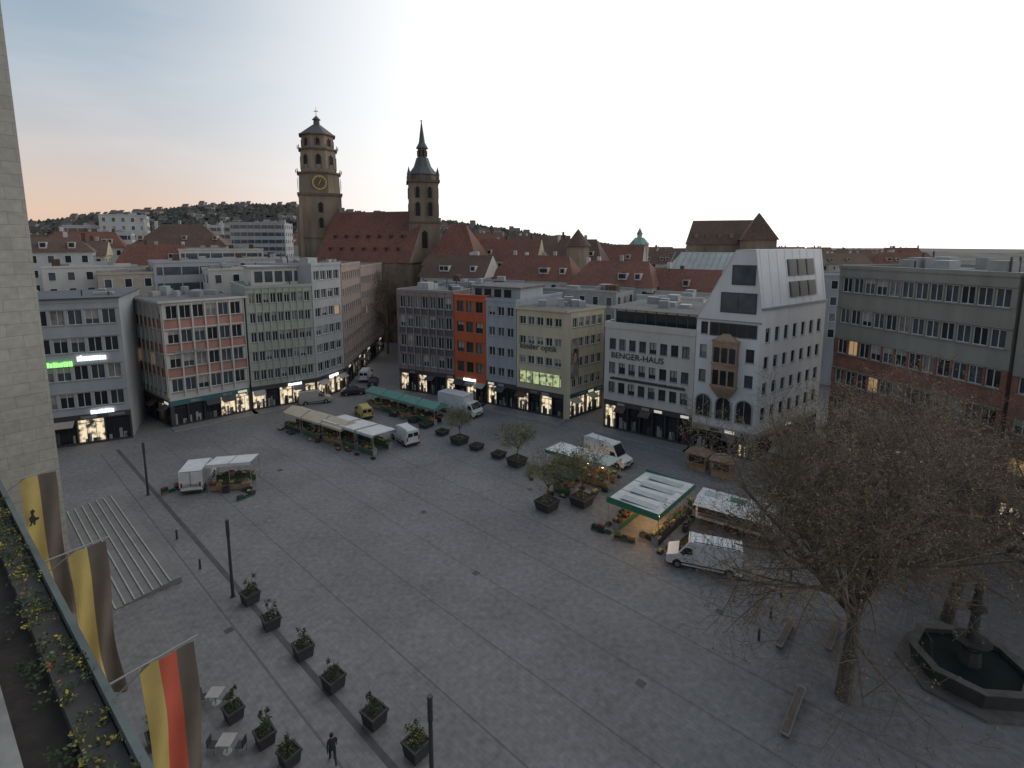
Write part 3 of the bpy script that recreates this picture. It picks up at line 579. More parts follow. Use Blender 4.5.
t=G('old_castle',(62,160,0)); fr=frame((54,163),(76,156)); t['walls'].frbox(fr,0,fr.L,-14,0,0,27,sand); gable(t['roof'],fr,0,fr.L,-14,0,27,34.5,rt2,sand,hip=2)
for i in range(6): t['dormers'].frbox(fr,2+i*3.4,3.2+i*3.4,-4,-1.5,29,30.4,sand,rt2)
t['turret'].prism(71.5,154,6.2,6.2,0,28.3,4,sand,.5); t['turret_roof'].prism(71.5,154,7.0,.2,28.3,36,4,rt2,.5)
for i in range(3): t['windows'].prism(66+i*3,148.9,.5,.5,24,25.6,4,louv,.2)
t.done()
for row in range(7):
    y=185+row*38
    x=-1.05*y
    while x<.75*y:
        w=U(14,26); 
        if not (-75<x<-10 and y<195) and not(x>40 and y<200) and not(-175<x<-90 and y<235):
            h=U(17,23)+ (3+y*.012 if x<-100 else 0); r=R()
            if x>.15*y: h=min(h,19)
            bgb('city_house',x+w/2,y+U(-8,8),w,U(10,14),h,rot=U(-20,20),roof=(None if r<.35 else random.choice([rt1,rt2])),rh=U(4,6.5),hip=random.choice([0,3]),n=4)
        x+=w+U(2,8)
# hills
def hill_h(x,y):
    pts=[(-2500,50),(-1400,75),(-1000,68),(-800,60),(-650,74),(-525,86),(-374,88),(-220,72),(-88,58),(0,46),(90,30),(250,14),(400,10),(2500,8)]
    xx=x*900/y
    for (a,b),(c_,d) in zip(pts[:-1],pts[1:]):
        if a<=xx<=c_: h=b+(d-b)*(xx-a)/(c_-a); break
    else: h=20
    k=min(1,max(0,(y-430)/470)); k=k*k*(3-2*k)
    return h*k*(y/900 if y>900 else 1)+ (4*noise.noise(Vector((x*.012,y*.012,0)))+3*noise.noise(Vector((x*.05,y*.05,3))))*k
hm=M('wooded_hill_hazed',(.06,.064,.056),.95,.3,.03,var2=(.10,.097,.085))  # distance haze is mixed into the woods' grey-green colour
ms=Ms(); nx,ny=240,26
for j in range(ny+1):
    for i in range(nx+1):
        x=-2400+4200*i/nx; y=430+620*j/ny; ms.v.append((x,y,hill_h(x,y)-1))
for j in range(ny):
    for i in range(nx): ms.f.append((j*(nx+1)+i,j*(nx+1)+i+1,(j+1)*(nx+1)+i+1,(j+1)*(nx+1)+i)); ms.mi.append(0)
ms.mats=[hm]; ms.build('hills',smooth=True)
ms=Ms(); ht=M('hill_tree_foliage',(.05,.054,.045),.95,.3,.1); ht2=M('hill_tree_light',(.085,.082,.066),.95,.3,.1)
for i in range(12000):
    y=U(540,960); x=U(-1.05,.3)*y; z=hill_h(x,y)-1; r=U(2.5,5.5); mm=random.choice([ht,ht,ht2])
    b0=len(ms.v); k=ms.mid(mm)
    for q in range(5): ms.v.append((x+r*math.cos(q*1.257),y+r*math.sin(q*1.257),z+r*U(.2,.7)))
    ms.v.append((x,y,z+r*U(1.0,1.7)))
    for q in range(5): ms.f.append((b0+q,b0+(q+1)%5,b0+5)); ms.mi.append(k)
ms.build('hill_woodland')
ms=Ms(); hw_=[M('hill_house_wall',(.32,.31,.30),.9,.1),M('hill_house_wall_b',(.25,.23,.21),.9,.1)]; hr_=[M('hill_roof',(.13,.085,.07),.9,.1),M('hill_roof_b',(.10,.09,.09),.9,.1)]
for i in range(300):
    y=U(480,900); x=U(-1.05,.1)*y; z=hill_h(x,y)-1; w=U(3,6);h=U(5,8.5); wl=random.choice(hw_); ms.box(x-w,x+w,y-5,y+5,z-2,z+h,wl); 
    k=random.choice(hr_); ms.poly([(x-w,y-5,z+h),(x+w,y-5,z+h),(x+w,y,z+h+4),(x-w,y,z+h+4)],k)
    for q in range(3): ms.box(x-w*.7+q*w*.6,x-w*.7+q*w*.6+w*.3,y-5.1,y-5.01,z+h-3,z+h-1.5,gl_d)
ms.build('hillside_houses')
# ================================================================ TREES
bark=M('bark',(.11,.09,.072),.9,.25,3,bump=.5); twig=M('twig',(.165,.125,.09),.9,.2,3); bud=M('bud_brown',(.21,.155,.085),.85,.3,4)
MINR=[.009]; ELEV=[.3,1.2]
def rv(): return Vector((random.gauss(0,1),random.gauss(0,1),random.gauss(0,1)))
def grow(ms,lv,p,d,length,r,level,maxl,nch,up,leafcb=None,spread=.75):
    nseg=4 if level<2 else (3 if level<maxl-1 else 2); sides=8 if level==0 else (6 if level==1 else (4 if level==2 else 3))
    q=p.copy(); dd=d.copy(); pts=[(q.copy(),dd.copy(),r)]
    for i in range(nseg):
        dd=(dd+rv()*(.10 if level else .05)+Vector((0,0,up*(.10 if level else 0)))).normalized(); n=q+dd*(length/nseg); r1=r*(1-.62*(i+1)/nseg) if level else r*(1-.3*(i+1)/nseg)
        ms.tube(q,n,pts[-1][2],max(r1,MINR[0]),sides,bark if level<3 else twig); q=n; pts.append((q.copy(),dd.copy(),max(r1,MINR[0])))
    if level>=maxl:
        if leafcb: leafcb(lv,q,dd)
        return
    k=nch[level]
    for i in range(k):
        f=(i+.6)/k if level else .72+.28*(i+1)/k
        f=min(1,max(.22,f)); idx=f*nseg; a=min(nseg-1,int(idx)); t=idx-a
        pp=pts[a][0].lerp(pts[a+1][0],t); bd=pts[a+1][1]; rr=pts[a][2]*(1-t)+pts[a+1][2]*t
        side=bd.cross(rv()).normalized(); 
        if level==0:
            an=2*math.pi*i/k+U(-.3,.3); e=U(*ELEV); nd=Vector((math.cos(an)*math.cos(e),math.sin(an)*math.cos(e),math.sin(e)))
        else: nd=(bd*(1-spread*.45)+side*spread).normalized()
        l=length*U(.5,.75)*(1.15-.45*f if level else 1.0)
        if level==0: l=length*U(1.5,2.0)
        grow(ms,lv,pp,nd,l,rr*.62,level+1,maxl,nch,up,leafcb,spread)
def budcb(lv,q,d):
    for i in range(3):
        c=q-d*U(0,.5)+rv()*.08; a=rv().normalized(); b_=a.orthogonal().normalized(); s=U(.03,.07); lv.poly([c-a*s,c+b_*s*.7,c+a*s,c-b_*s*.7],bud)
def bigtree(name,x,y,h,length,r,nch,seed,lean=(0,0)):
    random.seed(seed); t=G(name,(x,y,0)); lv=t['buds']
    grow(t['trunk_and_branches'],lv,Vector((x,y,0)),Vector((lean[0],lean[1],1)).normalized(),length,r,0,5,nch,.6,budcb,.8); t.done()
ELEV[:]=[.5,1.25]
bigtree('plane_tree',19.9,28.0,20,5.9,.44,[9,7,6,5,5],11,(.16,.06))
ELEV[:]=[.35,1.2]
bigtree('plane_tree',31.5,34.5,18,5.4,.40,[8,6,6,5,4],23)
bigtree('plane_tree',37,47,16,4.8,.35,[6,6,5,5,4],5)
MINR[0]=.03
bigtree('plane_tree',-31,128,20,6.5,.35,[8,6,5,4,4],31)
MINR[0]=.01; ELEV[:]=[.3,1.1]
random.seed(99)
spring=[M('leaf_bright',(.22,.23,.09),.8,.3,5),M('leaf_olive',(.16,.17,.075),.8,.3,5),lfb]
def leafcb(lv,q,d):
    for i in range(4):
        c=q-d*U(0,.5)+rv()*.13; a=rv().normalized(); b_=a.orthogonal().normalized(); s=U(.05,.10); lv.poly([c-a*s,c+b_*s*.6,c+a*s,c-b_*s*.6],random.choice(spring))
pm=M('planter_dark',(.045,.045,.048),.7,.15,2); soil=M('soil',(.03,.025,.02),.95,.2,6)
def tub(g,x,y,w,h,rot):
    fr=frame((x-w/2*math.cos(rot),y-w/2*math.sin(rot)),(x+w/2*math.cos(rot),y+w/2*math.sin(rot))); P=g['tub']
    P.hexa([fr(w*.08,w/2-w*.08,.02),fr(w*.92,w/2-w*.08,.02),fr(w*.92,-w/2+w*.08,.02),fr(w*.08,-w/2+w*.08,.02),fr(0,w/2,h),fr(w,w/2,h),fr(w,-w/2,h),fr(0,-w/2,h)],pm,soil)
    for a in((-.04,w+.04,w/2-.06,w/2+.04),(-.04,w+.04,-w/2-.04,-w/2+.06),(-.04,.06,-w/2+.06,w/2-.06),(w-.06,w+.04,-w/2+.06,w/2-.06)): P.frbox(fr,a[0],a[1],a[2],a[3],h-.06,h+.06,pm)
def smalltree(x,y,h,seed):
    random.seed(seed); t=G('potted_tree',(x,y,0)); tub(t,x,y,1.9,.9,-.75)
    grow(t['trunk_and_branches'],t['leaves'],Vector((x,y,.85)),Vector((0,0,1)),1.7*h/6,.07,0,4,[7,5,5,3],.7,leafcb,.7)
    leaves(t['underplanting'],(x,y,1.0),.8,.25,120,.08,[lfa,lfb,fly]); t.done()
smalltree(-7.2,68.6,5,1); smalltree(.6,61.5,5.2,2); smalltree(3.6,50.7,5.8,3); smalltree(7.3,51.6,6.3,4)
random.seed(5)
def pot(x,y,w=1.1,kind=0,h=.8):
    t=G('flower_planter',(x,y,0)); tub(t,x,y,w,h,U(-.9,-.6))
    mm=[lfa,lfa,lfa,lfb,lfb]+([fly] if kind==1 else [flw] if kind==2 else [lfa])
    leaves(t['shrub'],(x,y,h+.2),w*.6,.35,240,.07,mm,.05)
    for i in range(6): leaves(t['shrub'],(x+U(-.4,.4),y+U(-.4,.4),h+U(.3,1.15)),U(.15,.32),U(.2,.4),55,.06,mm,.0)
    for i in range(5): t['stems'].tube(Vector((x+U(-.2,.2),y+U(-.2,.2),h)),Vector((x+U(-.5,.5),y+U(-.5,.5),h+U(.8,1.5))),.012,.006,3,bark)
    t.done()
for i,(x,y) in enumerate([(-20.0,36.4),(-17.0,33.8),(-14.0,31.2),(-11.0,28.8),(-8.0,26.4),(-5.1,24.3)]): pot(x+U(-.2,.2),y+U(-.2,.2),kind=(0,2,2,0,0,1)[i])
for x,y in((-16.0,26.6),(-13.5,25.1),(-19.3,25.0),(-11.7,24.0),(-9.4,22.0)): pot(x,y,.9,0,.7)
for x,y in((-12.9,75.0),(-10,72),(-4.7,66.6),(-1.7,63.9),(-15,77.4)): 
    t=G('low_planter',(x,y,0)); tub(t,x,y,1.5,.6,-.6); leaves(t['shrub'],(x,y,.7),.7,.35,160,.09,[lfa,lfa,lfb],.05); t.done()
# ================================================================ LAMP POSTS
lpst=M('lamp_post_dark',(.04,.042,.045),.5,.1)
for x,y,h in((-39.6,53.7,5.9),(-21.6,37.1,6.3),(-3.8,21.5,6.3)):
    t=G('lamp_column',(x,y,0)); t['post'].prism(x,y,.12,.10,.06,h*.8,14,lpst); t['base'].prism(x,y,.22,.2,0,.06,14,lpst); t['head'].prism(x,y,.125,.125,h*.8,h-.05,14,lpst); t['cap'].prism(x,y,.15,.13,h-.05,h+.05,14,lpst)
    for k in range(3): t['head'].prism(x,y,.135,.135,h*.83+k*.25,h*.83+k*.25+.04,14,darkf)
    t.done()
# ================================================================ VEHICLES
tyre=M('tyre',(.02,.02,.02),.85,.1); hub=M('wheel_hub',(.3,.3,.3),.4,.1,metal=.6); vglass=M('vehicle_glass',(.02,.025,.03),.06,.1); trim=M('vehicle_trim',(.03,.03,.03),.6,.1)
hl=M('headlamp',(.5,.5,.5),.15,.05); tl=M('tail_lamp',(.3,.02,.02),.3,.05); vwhite=M('vehicle_white',(.64,.65,.66),.35,.1,1.5); vyel=M('vehicle_yellow',(.50,.40,.14),.35,.05); vgrey=M('vehicle_beige',(.34,.32,.29),.35,.06); vdark=M('vehicle_dark',(.02,.022,.028),.25,.05)
plate=M('number_plate',(.6,.6,.58),.5,.02)
def vehicle(name,x,y,head,L,W,H,m,kind='van',belt=1.3,boxm=None):
    g=G(name,(x,y,.006),math.radians(head),local=True); B=g['body']; g.bev['body']=.05; hw=W/2; X0,X1=-L/2,L/2
    zl=.32
    if kind=='car': up=[(X0+.25,belt),(X0+.95,H),(X1-1.95,H),(X1-1.15,belt)]; nose=belt-.22
    elif kind=='truck': up=[(X1-2.0,belt),(X1-2.0,2.3),(X1-1.0,2.3),(X1-.35,belt)]; nose=belt-.25
    else: up=[(X0,belt),(X0+.05,H),(X1-1.85,H),(X1-.95,belt)]; nose=belt-.28
    low=[(X0,zl),(X0,belt),(up[3][0],belt),(X1-.1,nose),(X1,zl+.25),(X1-.02,zl)]
    tw=hw*(.86 if kind!='car' else .74)
    def strip2(prof,wf):
        n=len(prof); b0=len(B.v); k=B.mid(m)
        for sg in(1,-1):
            for (px,pz),w in zip(prof,wf): B.v.append((px,sg*w,pz))
        B.f.append(tuple(b0+i for i in range(n)));B.mi.append(k);B.f.append(tuple(b0+n+n-1-i for i in range(n)));B.mi.append(k)
        for i in range(n):
            j=(i+1)%n; B.f.append((b0+j,b0+i,b0+n+i,b0+n+j)); B.mi.append(k)
    strip2(low,[hw]*6); strip2([(up[0][0]+.004,belt-.02),(up[1][0],up[1][1]),(up[2][0],up[2][1]),(up[3][0],belt-.02)],[hw*.985,tw,tw,hw*.985])
    Hh=up[1][1]
    def wy(z): return hw*.985+(tw-hw*.985)*(z-belt)/(Hh-belt)
    Gs=g['windows']
    (ax,az),(bx,bz)=up[3],up[2]; dx,dz=bx-ax,bz-az; l=math.hypot(dx,dz)
    ox,oz=abs(dz)/l*.025,abs(dx)/l*.025
    def ws(f,sgn,wf): X=ax+dx*f;Z=az+dz*f; return (X+ox,sgn*wy(Z)*wf,Z+oz)
    Gs.poly([ws(.08,-1,.88),ws(.08,1,.88),ws(.90,1,.88),ws(.90,-1,.88)],vglass)
    def side(x0a,x1a,x0b,x1b,z0,z1):
        for sg in(1,-1):
            Gs.poly([(x0a,sg*(wy(z0)+.02),z0),(x1a,sg*(wy(z0)+.02),z0),(x1b,sg*(wy(z1)+.02),z1),(x0b,sg*(wy(z1)+.02),z1)],vglass)
    zz0,zz1=belt+.06,Hh-.16 if kind=='car' else min(Hh-.25,belt+.62)
    if kind=='car':
        side(up[0][0]+.35,-.05,up[1][0]+.12,-.05,zz0,zz1); side(.03,up[3][0]-.18,.03,up[2][0]-.02,zz0,zz1)
        (ax2,az2),(bx2,bz2)=up[0],up[1]; Gs.poly([(ax2+.08-.03,-wy(belt)*.8,belt+.1),(ax2+.08-.03,wy(belt)*.8,belt+.1),(bx2-.06,wy(Hh)*.85,Hh-.08),(bx2-.06,-wy(Hh)*.85,Hh-.08)],vglass)
    else:
        fx=lambda z: up[3][0]+(up[2][0]-up[3][0])*(z-belt)/(Hh-belt)
        side(fx(belt)-1.15,fx(zz0)-.12,fx(belt)-1.15,fx(zz1)-.12,zz0,zz1)
        if kind=='van': Gs.poly([(X0-.02,-wy(zz0)*.8,zz0+.05),(X0-.02,-.06,zz0+.05),(X0-.0,-.06,zz1),(X0-.0,-wy(zz1)*.8,zz1)],vglass); Gs.poly([(X0-.02,.06,zz0+.05),(X0-.02,wy(zz0)*.8,zz0+.05),(X0-.0,wy(zz1)*.8,zz1),(X0-.0,.06,zz1)],vglass)
    D=g['trim']
    D.box(X1-.12,X1+.05,-hw*.97,hw*.97,zl-.02,zl+.26,trim); D.box(X0-.06,X0+.1,-hw*.97,hw*.97,zl-.02,zl+.2,trim)
    for sg in(1,-1):
        D.box(X1-.16,X1-.02,sg*hw*.72-.17,sg*hw*.72+.17,zl+.33,nose-.06 if nose-.06>zl+.4 else zl+.5,hl); D.box(X0-.03,X0+.02,sg*hw*.86-.09,sg*hw*.86+.09,belt-.4,belt+.1,tl)
        D.box(up[3][0]-.55,up[3][0]-.38,sg*(hw+.02) if sg>0 else -hw-.24,sg*(hw+.24) if sg>0 else -hw-.02,belt+.05,belt+.32 if kind!='car' else belt+.18,trim)
        D.box(X0+.9,X1-1.0,min(sg*hw,sg*(hw+.025)),max(sg*hw,sg*(hw+.025)),.52,.62,trim)
        for xx in((up[3][0]-1.25,up[3][0]-2.5) if kind=='van' else (up[3][0]-1.25,) if kind!='car' else (-.02,)): D.box(xx-.012,xx+.012,min(sg*hw,sg*(hw+.006)),max(sg*hw,sg*(hw+.006)),.5,belt,trim)
    D.box(X1-.01,X1+.055,-.26,.26,zl+.1,zl+.21,plate); D.box(X0-.07,X0,-.26,.26,zl+.3,zl+.41,plate)
    D.box(X1-.12,X1+.0,-hw*.45,hw*.45,zl+.36,zl+.52,trim)
    wr=.34 if kind!='car' else .31; Wh=g['wheels']
    for wx in(X1-.95,X0+ (1.0 if kind!='car' else .85)):
        for sg in(1,-1):
            n=18
            y0,y1=sg*(hw-.2),sg*(hw+.03)
            Wh.tube(Vector((wx,y0,wr)),Vector((wx,y1,wr)),wr,wr,n,tyre); Wh.tube(Vector((wx,y1-.01*sg,wr)),Vector((wx,y1+.015*sg,wr)),wr*.6,wr*.5,12,hub)
            Wh.tube(Vector((wx,sg*(hw-.05),wr+.04)),Vector((wx,sg*(hw+.012),wr+.04)),wr*1.2,wr*1.2,20,trim)
    if kind=='truck':
        bm=boxm or m; Bx=g['cargo_box']; g.bev['cargo_box']=.03; Bx.box(X0,X1-2.1,-W/2-.1,W/2+.1,.85,H,bm)
        for zq in(.88,H-.08): g['trim'].box(X0-.01,X1-2.09,-W/2-.115,W/2+.115,zq,zq+.06,zinc)
        g['trim'].box(X0-.02,X0,-.02,.02,.95,H-.1,trim)
    if kind=='van':
        for sg in(1,-1): D.box(X0+.3,X1-2.2,sg*tw*.9-.02,sg*tw*.9+.02,H,H+.05,trim)
    return g
v=vehicle('delivery_van',16.2,41.0,159,6.0,2.1,2.45,vwhite)
for i in range(4): v['roof_bars'].box(-2.2+i*1.1,-2.14+i*1.1,-.85,.85,2.47,2.53,zinc)
v.done()
vehicle('white_van',12.0,62.6,-46,6.2,2.1,2.75,vwhite).done()
vehicle('white_van',-14.9,69.5,128,5.2,2.0,2.3,vwhite).done()
vehicle('yellow_van',-23.6,80.3,120,4.6,1.85,1.9,vyel,belt=1.05).done()
vehicle('box_truck',-8.3,81.6,-35,7.6,2.3,3.3,vwhite,kind='truck').done()
vehicle('beige_van',-33.8,87.0,25,5.2,2.0,2.2,vgrey).done()
vehicle('dark_car',-28.8,92.3,20,4.4,1.8,1.5,vdark,kind='car',belt=.95).done()
vehicle('dark_car',-27,99,100,4.4,1.8,1.5,vdark,kind='car',belt=.95).done()
vehicle('box_truck',-35.6,56.4,105,5.6,2.1,2.7,vwhite,kind='truck').done()
vehicle('white_van',-29.5,103,95,5.2,2.0,2.3,vwhite).done()
vehicle('dark_van',30,52,120,5.4,2.0,2.3,vdark).done()
# ================================================================ STALLS
cw=M('canvas_white',(.60,.60,.59),.7,.12,1.2); cb=M('canvas_cream',(.47,.41,.31),.8,.12,1.2); ct=M('canvas_teal',(.11,.24,.21),.8,.12,1.2); cg=M('canvas_green',(.04,.19,.12),.7,.1)
met=M('stall_metal',(.4,.4,.4),.45,.1,metal=.5); wood=M('crate_wood',(.24,.17,.105),.85,.2,3); pcr=M('crate_green',(.03,.12,.06),.6,.1); pcb=M('crate_dark',(.04,.04,.05),.6,.1)
prod=[M('produce_green',(.08,.17,.04),.7,.3,8),M('produce_red',(.3,.05,.03),.6,.3,8),M('produce_orange',(.42,.17,.04),.6,.3,8),M('produce_yellow',(.4,.33,.09),.6,.3,8),M('produce_dark',(.06,.05,.04),.7,.3,8),lfb,lfa]
def crate(ms,x,y,z,full=True):
    m=random.choice([wood,pcb,pcr,pcb]); w,d,h=.3,.2,.22
    ms.box(x-w,x+w,y-d,y+d,z,z+.03,m); ms.box(x-w,x+w,y-d,y-d+.025,z+.03,z+h,m);ms.box(x-w,x+w,y+d-.025,y+d,z+.03,z+h,m);ms.box(x-w,x-w+.025,y-d+.025,y+d-.025,z+.03,z+h,m);ms.box(x+w-.025,x+w,y-d+.025,y+d-.025,z+.03,z+h,m)
    if full:
        p=random.choice(prod); ms.hexa([(x-w+.03,y-d+.03,z+.1),(x+w-.03,y-d+.03,z+.1),(x+w-.03,y+d-.03,z+.1),(x-w+.03,y+d-.03,z+.1),(x-w*.5,y-d*.5,z+h+.1),(x+w*.5,y-d*.5,z+h+.12),(x+w*.5,y+d*.5,z+h+.1),(x-w*.5,y+d*.5,z+h+.13)],p)
def stall(name,x,y,head,L,D,H,can,roof='gable',lit=False,stripe=None,back=False,goods=True,slope=.0):
    g=G(name,(x,y,.005),math.radians(head),local=True); C=g['canopy']; P=g['posts']; T=g['tables']; Q=g['produce_crates']
    a,b_=L/2,D/2; n=max(1,round(L/3))
    nseg=n*2
    rz=.65 if roof=='gable' else .08
    for i in range(nseg):
        x0=-a+L*i/nseg; x1=-a+L*(i+1)/nseg; m=can if (not stripe or i%2==0) else stripe
        sg=.05*math.sin(i*2.1)
        if roof=='gable':
            C.poly([(x0,-b_,H),(x1,-b_,H),(x1,0,H+rz+sg),(x0,0,H+rz)],m); C.poly([(x0,0,H+rz),(x1,0,H+rz+sg),(x1,b_,H),(x0,b_,H)],m)
        else: C.hexa([(x0,-b_,H+slope),(x1,-b_,H+slope),(x1,b_,H-slope),(x0,b_,H-slope),(x0,-b_,H+.07+slope),(x1,-b_,H+.07+slope),(x1,b_,H+.07-slope),(x0,b_,H+.07-slope)],m)
        C.poly([(x0,-b_-.01,H-.28+slope),(x1,-b_-.01,H-.28+slope),(x1,-b_-.01,H+slope),(x0,-b_-.01,H+slope)],m); C.poly([(x0,b_+.01,H-.28-slope),(x1,b_+.01,H-.28-slope),(x1,b_+.01,H-slope),(x0,b_+.01,H-slope)],m)
    if roof=='gable':
        for sx_ in(-a,a): C.poly([(sx_,-b_,H-.28),(sx_,b_,H-.28),(sx_,b_,H),(sx_,0,H+rz),(sx_,-b_,H)],can)
    else:
        for i in range(n+1):
            xx=-a+L*i/n; C.hexa([(xx-.04,-b_-.02,H+.07+slope),(xx+.04,-b_-.02,H+.07+slope),(xx+.04,b_+.02,H+.07-slope),(xx-.04,b_+.02,H+.07-slope),(xx-.04,-b_-.02,H+.11+slope),(xx+.04,-b_-.02,H+.11+slope),(xx+.04,b_+.02,H+.11-slope),(xx-.04,b_+.02,H+.11-slope)],met)
    for i in range(n+1):
        xx=-a+.1+(L-.2)*i/n
        for yy,hh in((-b_+.1,H+slope),(b_-.1,H-slope)): P.tube(Vector((xx,yy,0)),Vector((xx,yy,hh)),.035,.035,6,met)
    if goods:
        for yy in(-b_+.45,b_-.9):
            T.box(-a+.2,a-.2,yy-.4,yy+.4,.72,.78,wood); 
            T.box(-a+.22,a-.22,yy-.39,yy-.37,.15,.72,random.choice([pcr,pcb,wood]))
            for i in range(n*2+1): T.box(-a+.25+(L-.55)*i/(n*2),-a+.3+(L-.55)*i/(n*2),yy-.34,yy+.34,0,.72,met)
            k=int((L-.6)/.64)
            for i in range(k):
                for r in(-.2,.22):
                    if R()<.9: crate(Q,-a+.55+i*.64,yy+r,.78)
        for i in range(int(L*1.3)):
            xx=U(-a-.6,a+.6); yy=random.choice([-b_-U(.2,.9),b_+U(.1,.6)]); 
            for s in range(random.choice([1,1,2,3])): crate(Q,xx,yy,s*.23,R()<.6)
    if lit:
        for i in range(n*2):
            xx=-a+L*(i+.5)/(n*2); g['lamps'].prism(xx,-b_+.25,.11,.07,H-.42+slope,H-.28+slope,8,e_warm)
            g['lamps'].prism(xx,.8,.09,.05,H-.42,H-.28,8,e_warm)
    return g
ca=-35
stall('market_stall',-31.5,56.3,12,4.6,3.6,2.9,cw,'flat',slope=.25).done()
for i in range(3):
    stall('market_stall',-31.2+i*3.7,74.6-i*2.5,ca,4.2,3.2,2.5,cb,'gable').done()
for i in range(3):
    stall('market_stall',-24.0+i*3.0,70.8-i*2.1,ca,3.4,4.0,2.6,cw,'flat',slope=.15).done()
for i in range(4):
    stall('flower_stall',-22.2+i*3.3,85.3-i*2.5,-37,4.0,3.0,2.6,ct,'gable').done()
g=stall('produce_stall',13.7,48.3,49,8.0,5.3,3.0,cw,'flat',lit=True,slope=.12)
for k in range(4): g['canopy'].box(-3.4+k*1.9,-2.5+k*1.9,-1.9,1.6,3.16,3.19,M('roof_panel_blue_grey',(.38,.43,.44),.4,.1))
g['canopy'].box(-4.06,-4.015,-2.65,2.65,2.65,3.25,cg); g['canopy'].box(4.015,4.06,-2.65,2.65,2.65,3.25,cg); g['canopy'].box(-4,4,-2.72,-2.67,2.78,3.26,cg); g['canopy'].box(-4,4,2.67,2.72,2.6,3.02,cg)
g.done()
g=stall('produce_stall',6.8,59.6,-37,4.4,3.6,2.7,cw,'flat',lit=True,slope=.1); g['canopy'].box(-2.2,2.2,-1.86,-1.82,2.45,2.85,cg); g.done()
g=stall('produce_stall',10.2,57.0,-37,3.6,3.2,2.7,M('canvas_pale_green',(.40,.45,.40),.7,.1),'flat',lit=True,slope=.1); g.done()
g=stall('market_stall',6.0,54.6,-37,2.6,2.0,2.1,M('canvas_dark',(.07,.09,.07),.8,.1),'gable',lit=False); g.done()
g=G('sales_trailer',(21.5,47.0,.005),math.radians(-35),local=True); g.bev['body']=.06
g['body'].box(-3.5,3.5,-1.15,1.15,.5,2.75,vwhite); g['trim'].box(-3.52,3.52,-1.17,1.17,2.45,2.6,cg); g['trim'].box(-3.3,3.3,-1.18,-1.152,1.15,2.3,darkf)
g['canopy'].hexa([(-3.4,-2.6,2.45),(3.4,-2.6,2.45),(3.4,-1.16,2.78),(-3.4,-1.16,2.78),(-3.4,-2.6,2.5),(3.4,-2.6,2.5),(3.4,-1.16,2.84),(-3.4,-1.16,2.84)],cw)
for k in range(3): g['canopy'].box(-3.0+k*2.4,-1.6+k*2.4,-.5,.5,2.76,2.80,cg if k==1 else MATS['roof_panel_blue_grey'])
for xx in(-.5,.4):
    for sg in(-1,1): g['wheels'].tube(Vector((xx,sg*1.0,.33)),Vector((xx,sg*1.19,.33)),.33,.33,16,tyre)
g['counter'].box(-3.2,3.2,-1.7,-1.19,1.05,1.12,met); g['drawbar'].box(3.5,4.6,-.06,.06,.5,.6,met); g.done()
for x,y in((9.0,46.0),(11.0,44.7),(13.2,44.6),(19.0,50.2),(18.5,44.5),(2.2,57.5),(8.5,52.8),(-38,54),(-29,52.6)):
    g=G('crate_stack',(x,y,.006),U(0,3),local=True)
    for k in range(3):
        for s in range(random.choice([1,2,3])): crate(g['crates'],k*.65,U(-.1,.1),s*.23,s>0)
    g.done()
for x,y,m in((22.7,60.6,wood),(24.8,58.4,st),(32.8,60.6,wK)):
    g=G('sales_kiosk',(x,y,.006),math.radians(-38),local=True); g['body'].box(-1.1,1.1,-.8,.8,0,2.1,m); g['roof'].hexa([(-1.4,-1.2,2.1),(1.4,-1.2,2.1),(1.4,1.1,2.1),(-1.4,1.1,2.1),(-.3,-.2,2.75),(.3,-.2,2.75),(.3,.1,2.75),(-.3,.1,2.75)],m)
    g['hatch'].box(-.9,.9,-.83,-.802,1.0,1.8,louv); g['counter'].box(-1,1,-1.1,-.84,.92,.98,wood); g.done()
# ================================================================ FOUNTAIN / BENCHES
fs=M('fountain_stone',(.13,.12,.11),.8,.2,2); water=M('water',(.02,.03,.03),.25,.1,spec=.3); iron=M('fountain_iron',(.05,.05,.047),.6,.2)
g=G('market_fountain',(28.8,29.6,0)); x,y=28.8,29.6
g['step'].prism(x,y,3.8,3.8,.006,.18,8,fs,.3); 
for i in range(8):
    a0,a1=.3+i*math.pi/4,.3+(i+1)*math.pi/4
    def q(r,a,z): return (x+r*math.cos(a),y+r*math.sin(a),z)
    g['basin'].hexa([q(2.9,a0,.18),q(2.9,a1,.18),q(2.6,a1,.18),q(2.6,a0,.18),q(3.1,a0,1.2),q(3.1,a1,1.2),q(2.75,a1,1.2),q(2.75,a0,1.2)],iron)
    g['basin'].hexa([q(3.16,a0,1.2),q(3.16,a1,1.2),q(2.7,a1,1.2),q(2.7,a0,1.2),q(3.2,a0,1.3),q(3.2,a1,1.3),q(2.66,a1,1.3),q(2.66,a0,1.3)],fs)
g['water'].prism(x,y,2.7,2.7,.3,.95,8,water,.3)
g['column'].prism(x,y,.6,.5,.95,1.9,8,iron); g['column'].prism(x,y,.32,.24,1.9,4.6,12,iron); g['column'].prism(x,y,.5,.5,4.6,4.8,8,iron); g['column'].prism(x,y,.9,1.0,2.4,2.55,12,iron)
g['statue'].prism(x,y,.28,.2,4.8,5.6,8,iron); g['statue'].prism(x,y,.2,.24,5.6,6.2,8,iron); g['statue'].prism(x,y,.12,.13,6.2,6.55,8,iron)
g.done()
